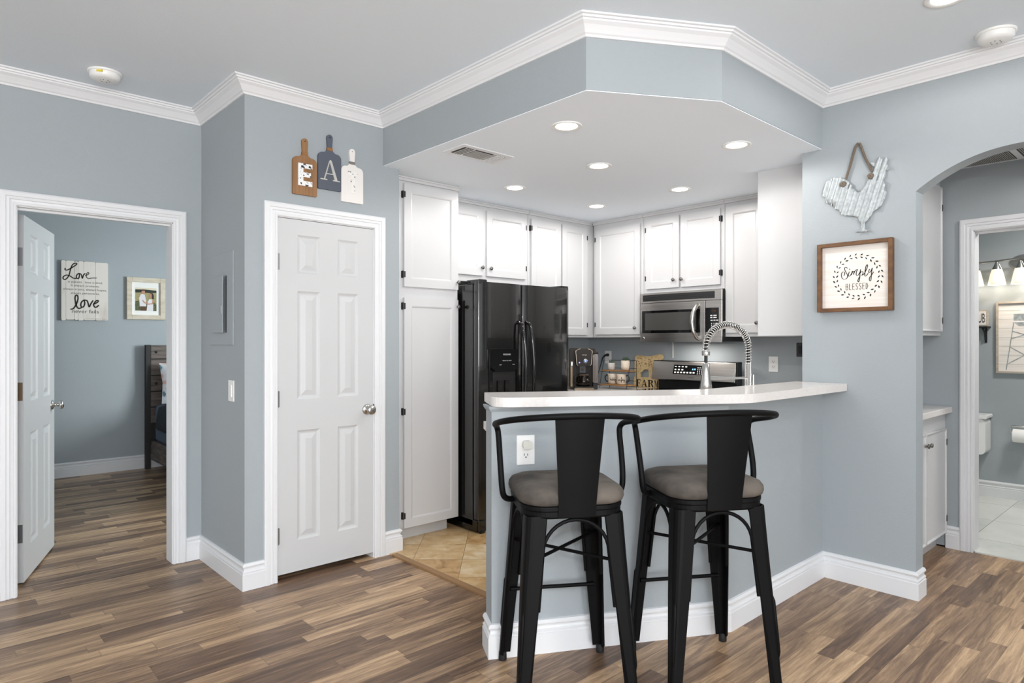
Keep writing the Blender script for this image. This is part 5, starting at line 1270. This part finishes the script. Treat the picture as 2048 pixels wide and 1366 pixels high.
cab_door(fr, t, 4.0, 4.475, 0.11, 0.775, None, (4.45, 0.71), stile=0.001); cab_door(fr, t, 4.485, 4.90, 0.11, 0.775, 'r', (4.51, 0.71), (0.2, 0.69), stile=0.001)
b = MB(); b.box(3.938, 4.942, 1.183, 1.53, 0.876, 0.914, 'counter'); tag(b.build('hall_counter', origin=(4.4, 1.35, 0.876), bevel=0.004), 'white counter on the hall base cabinet beyond the arch', 'counter')

fr = frame((6.7995, 0, 0), (0, -1))
t = thing('vanity_light', (6.75, 1.12, 1.95), 'nickel vanity light bar with three frosted shades', 'light fixture')
b = MB(fr); b.tube([(-1.50, 2.0, 0.10), (-1.30, 2.006, 0.115), (-1.10, 2.02, 0.12), (-0.90, 2.006, 0.115), (-0.70, 2.0, 0.10)], 0.008, 'nickel', 10); b.build('bar', t)
b = MB(fr); b.prism([(-1.10 + 0.11 * math.cos(2 * PI * k / 28), 2.0 + 0.06 * math.sin(2 * PI * k / 28)) for k in range(28)], 0, 0.02, 'nickel'); b.tube([(-1.10, 2.0, 0.02), (-1.10, 2.02, 0.12)], 0.009, 'nickel', 10); b.build('back_plate', t, bevel=0.006)
for y in (1.435, 1.282, 1.125, 0.968):
    b = MB(fr); b.lathe([(0.012, 2.0), (0.016, 1.985), (0.034, 1.945), (0.036, 1.935)], 'nickel', (-y, 0, 0.115), 20); s_ = b.build('socket_cup', t)
    b = MB(fr); b.lathe([(0.036, 1.938), (0.046, 1.90), (0.056, 1.85), (0.064, 1.808), (0.061, 1.808), (0.043, 1.90), (0.033, 1.934)], 'shade', (-y, 0, 0.115), 24, cap=False); b.build('lamp_shade', t)
    l = bpy.data.lights.new('vanity_bulb', 'POINT'); l.energy = 0.5; l.color = (1, 0.9, 0.76); l.shadow_soft_size = 0.03; lo = bpy.data.objects.new('vanity_bulb', l); col.objects.link(lo); lo.location = (6.7995 - 0.115, y, 1.79)
t['label'] = 'nickel vanity light bar with frosted glass shades in the bathroom'
t = thing('framed_print', (6.79, 1.1, 1.07), 'taupe framed water tower print on the bathroom wall', 'picture')
A0, A1, B0, B1 = -1.306, -0.90, 1.068, 1.670
b = MB(fr); b.box(A0 + .005, A1 - .005, B0 + .005, B1 - .005, 0, 0.012, 'canvas'); pn = b.build('panel', t)
b = MB(fr)
for k in range(1, 8): zz = B0 + (B1 - B0) * k / 8; b.box(A0 + 0.016, A1 - 0.016, zz, zz + 0.0025, 0.0121, 0.0126, 'ventgrey')
def seg(mb, p, q, w_, key, c): mb.ribbon([p, q], w_, c, key, dense=False)
tx = -1.112
b.prism([(tx - 0.075, 1.565), (tx + 0.075, 1.565), (tx + 0.075, 1.50), (tx + 0.04, 1.465), (tx - 0.04, 1.465), (tx - 0.075, 1.50)], 0.0126, 0.0136, 'greytin'); b.prism([(tx - 0.078, 1.566), (tx + 0.078, 1.566), (tx, 1.61)], 0.0126, 0.0134, 'chalk'); b.prism([(tx - 0.082, 1.496), (tx + 0.082, 1.496), (tx + 0.082, 1.508), (tx - 0.082, 1.508)], 0.0136, 0.0142, 'chalk')
for p, q in (((tx - 0.075, 1.49), (tx - 0.125, 1.10)), ((tx + 0.075, 1.49), (tx + 0.125, 1.10)), ((tx, 1.465), (tx, 1.10)), ((tx - 0.09, 1.36), (tx + 0.08, 1.42)), ((tx + 0.09, 1.36), (tx - 0.08, 1.42)), ((tx - 0.11, 1.15), (tx + 0.10, 1.29)), ((tx + 0.11, 1.15), (tx - 0.10, 1.29))): seg(b, p, q, 0.006, 'greytin', 0.0138)
b.build('water_tower', pn)
b = MB(fr); w_ = 0.016
for a0, a1, c0, c1 in ((A0, A0 + w_, B0, B1), (A1 - w_, A1, B0, B1), (A0 + w_, A1 - w_, B0, B0 + w_), (A0 + w_, A1 - w_, B1 - w_, B1)): b.box(a0, a1, c0, c1, 0, 0.03, 'taupe')
b.build('frame', t, bevel=0.001, segs=1)
t = thing('wall_shelf', (6.72, 1.5, 1.32), 'small dark shelf with scrolled iron bracket in the bathroom', 'shelf')
b = MB(fr); b.box(-1.80, -1.345, 1.452, 1.464, 0, 0.14, 'black'); b.build('shelf_board', t, bevel=0.002)
for y in (1.38, 1.74):
    b = MB(fr); b.box(-y - 0.008, -y + 0.008, 1.325, 1.452, 0, 0.006, 'black'); b.box(-y - 0.008, -y + 0.008, 1.444, 1.452, 0, 0.12, 'black')
    b.tube([(-y, 1.34, 0.008), (-y, 1.37, 0.03), (-y, 1.40, 0.035), (-y, 1.42, 0.06), (-y, 1.442, 0.11)], 0.006, 'black', 8)
    for q in range(3): b.tube([(-y, 1.41 + 0.012 * math.sin(a) - q * 0.025, 0.022 + 0.012 * math.cos(a)) for a in [k * PI / 5 for k in range(11)]], 0.004, 'black', 6)
    b.build('bracket', t)
t = thing('block_sign', (6.72, 1.41, 1.4645), 'small framed block sign lettered TUB on the bathroom shelf', 'sign')
b = MB(fr); b.box(-1.463, -1.352, 1.4645, 1.604, 0.05, 0.085, 'taupe'); b.build('frame', t, bevel=0.002)
b = MB(fr); b.box(-1.452, -1.363, 1.476, 1.593, 0.0851, 0.087, 'canvas'); b.text('TUB', -1.4075, 1.496, 0.0875, 'ink', 0.074, 0.078); b.build('lettering', t)
t = thing('toilet', (6.55, 1.6, 0.008), 'white toilet partly hidden behind the bathroom door casing', 'toilet')
b = MB(fr); b.prism(rrect(-1.80, -1.345, 0.385, 0.685, 0.04), 0.015, 0.20, 'porcelain'); b.build('tank', t, bevel=0.02, segs=3)
b = MB(fr); b.prism(rrect(-1.815, -1.332, 0.686, 0.72, 0.012), 0.008, 0.212, 'porcelain'); b.build('tank_lid', t, bevel=0.01, segs=3)
def ell(cx, cz, a, bq, z, n=24): return [(cx + a * math.cos(2 * PI * k / n), z, cz + bq * math.sin(2 * PI * k / n)) for k in range(n)]
b = MB(fr); b.loft([ell(-1.575, 0.28, 0.11, 0.20, 0.0082), ell(-1.575, 0.28, 0.10, 0.19, 0.15), ell(-1.575, 0.38, 0.16, 0.24, 0.30), ell(-1.575, 0.42, 0.185, 0.255, 0.384)], 'porcelain', True, True); b.build('bowl', t)
b = MB(fr); b.loft([ell(-1.575, 0.42, 0.19, 0.26, 0.385), ell(-1.575, 0.42, 0.19, 0.26, 0.41), ell(-1.575, 0.42, 0.17, 0.24, 0.42)], 'porcelain', True, True); b.build('seat_lid', t)
t = thing('toilet_paper_holder', (6.76, 1.13, 0.6), 'chrome toilet paper holder on the bathroom wall', 'toilet paper holder')
b = MB(fr); b.lathe([(0.022, 0), (0.022, 0.008), (0.01, 0.012)], 'chrome', (-1.06, 0.635, 0), 18, 'c'); b.tube([(-1.06, 0.635, 0.01), (-1.06, 0.635, 0.075), (-1.07, 0.635, 0.083), (-1.185, 0.635, 0.083), (-1.19, 0.63, 0.083), (-1.19, 0.60, 0.083), (-1.188, 0.575, 0.083), (-1.18, 0.569, 0.083), (-1.06, 0.569, 0.083)], 0.006, 'chrome', 10); b.build('arm', t)
b = MB(fr); b.lathe([(0.020, 0), (0.054, 0), (0.055, 0.003), (0.055, 0.097), (0.054, 0.1), (0.020, 0.1), (0.020, 0)], 'paper', (-1.178, 0.569 - 0.0125, 0.083), 30, 'a', cap=False)
tag(b.build('toilet_paper_roll', origin=(6.7, 1.12, 0.50)), 'white toilet paper roll on the chrome holder', 'toilet paper')
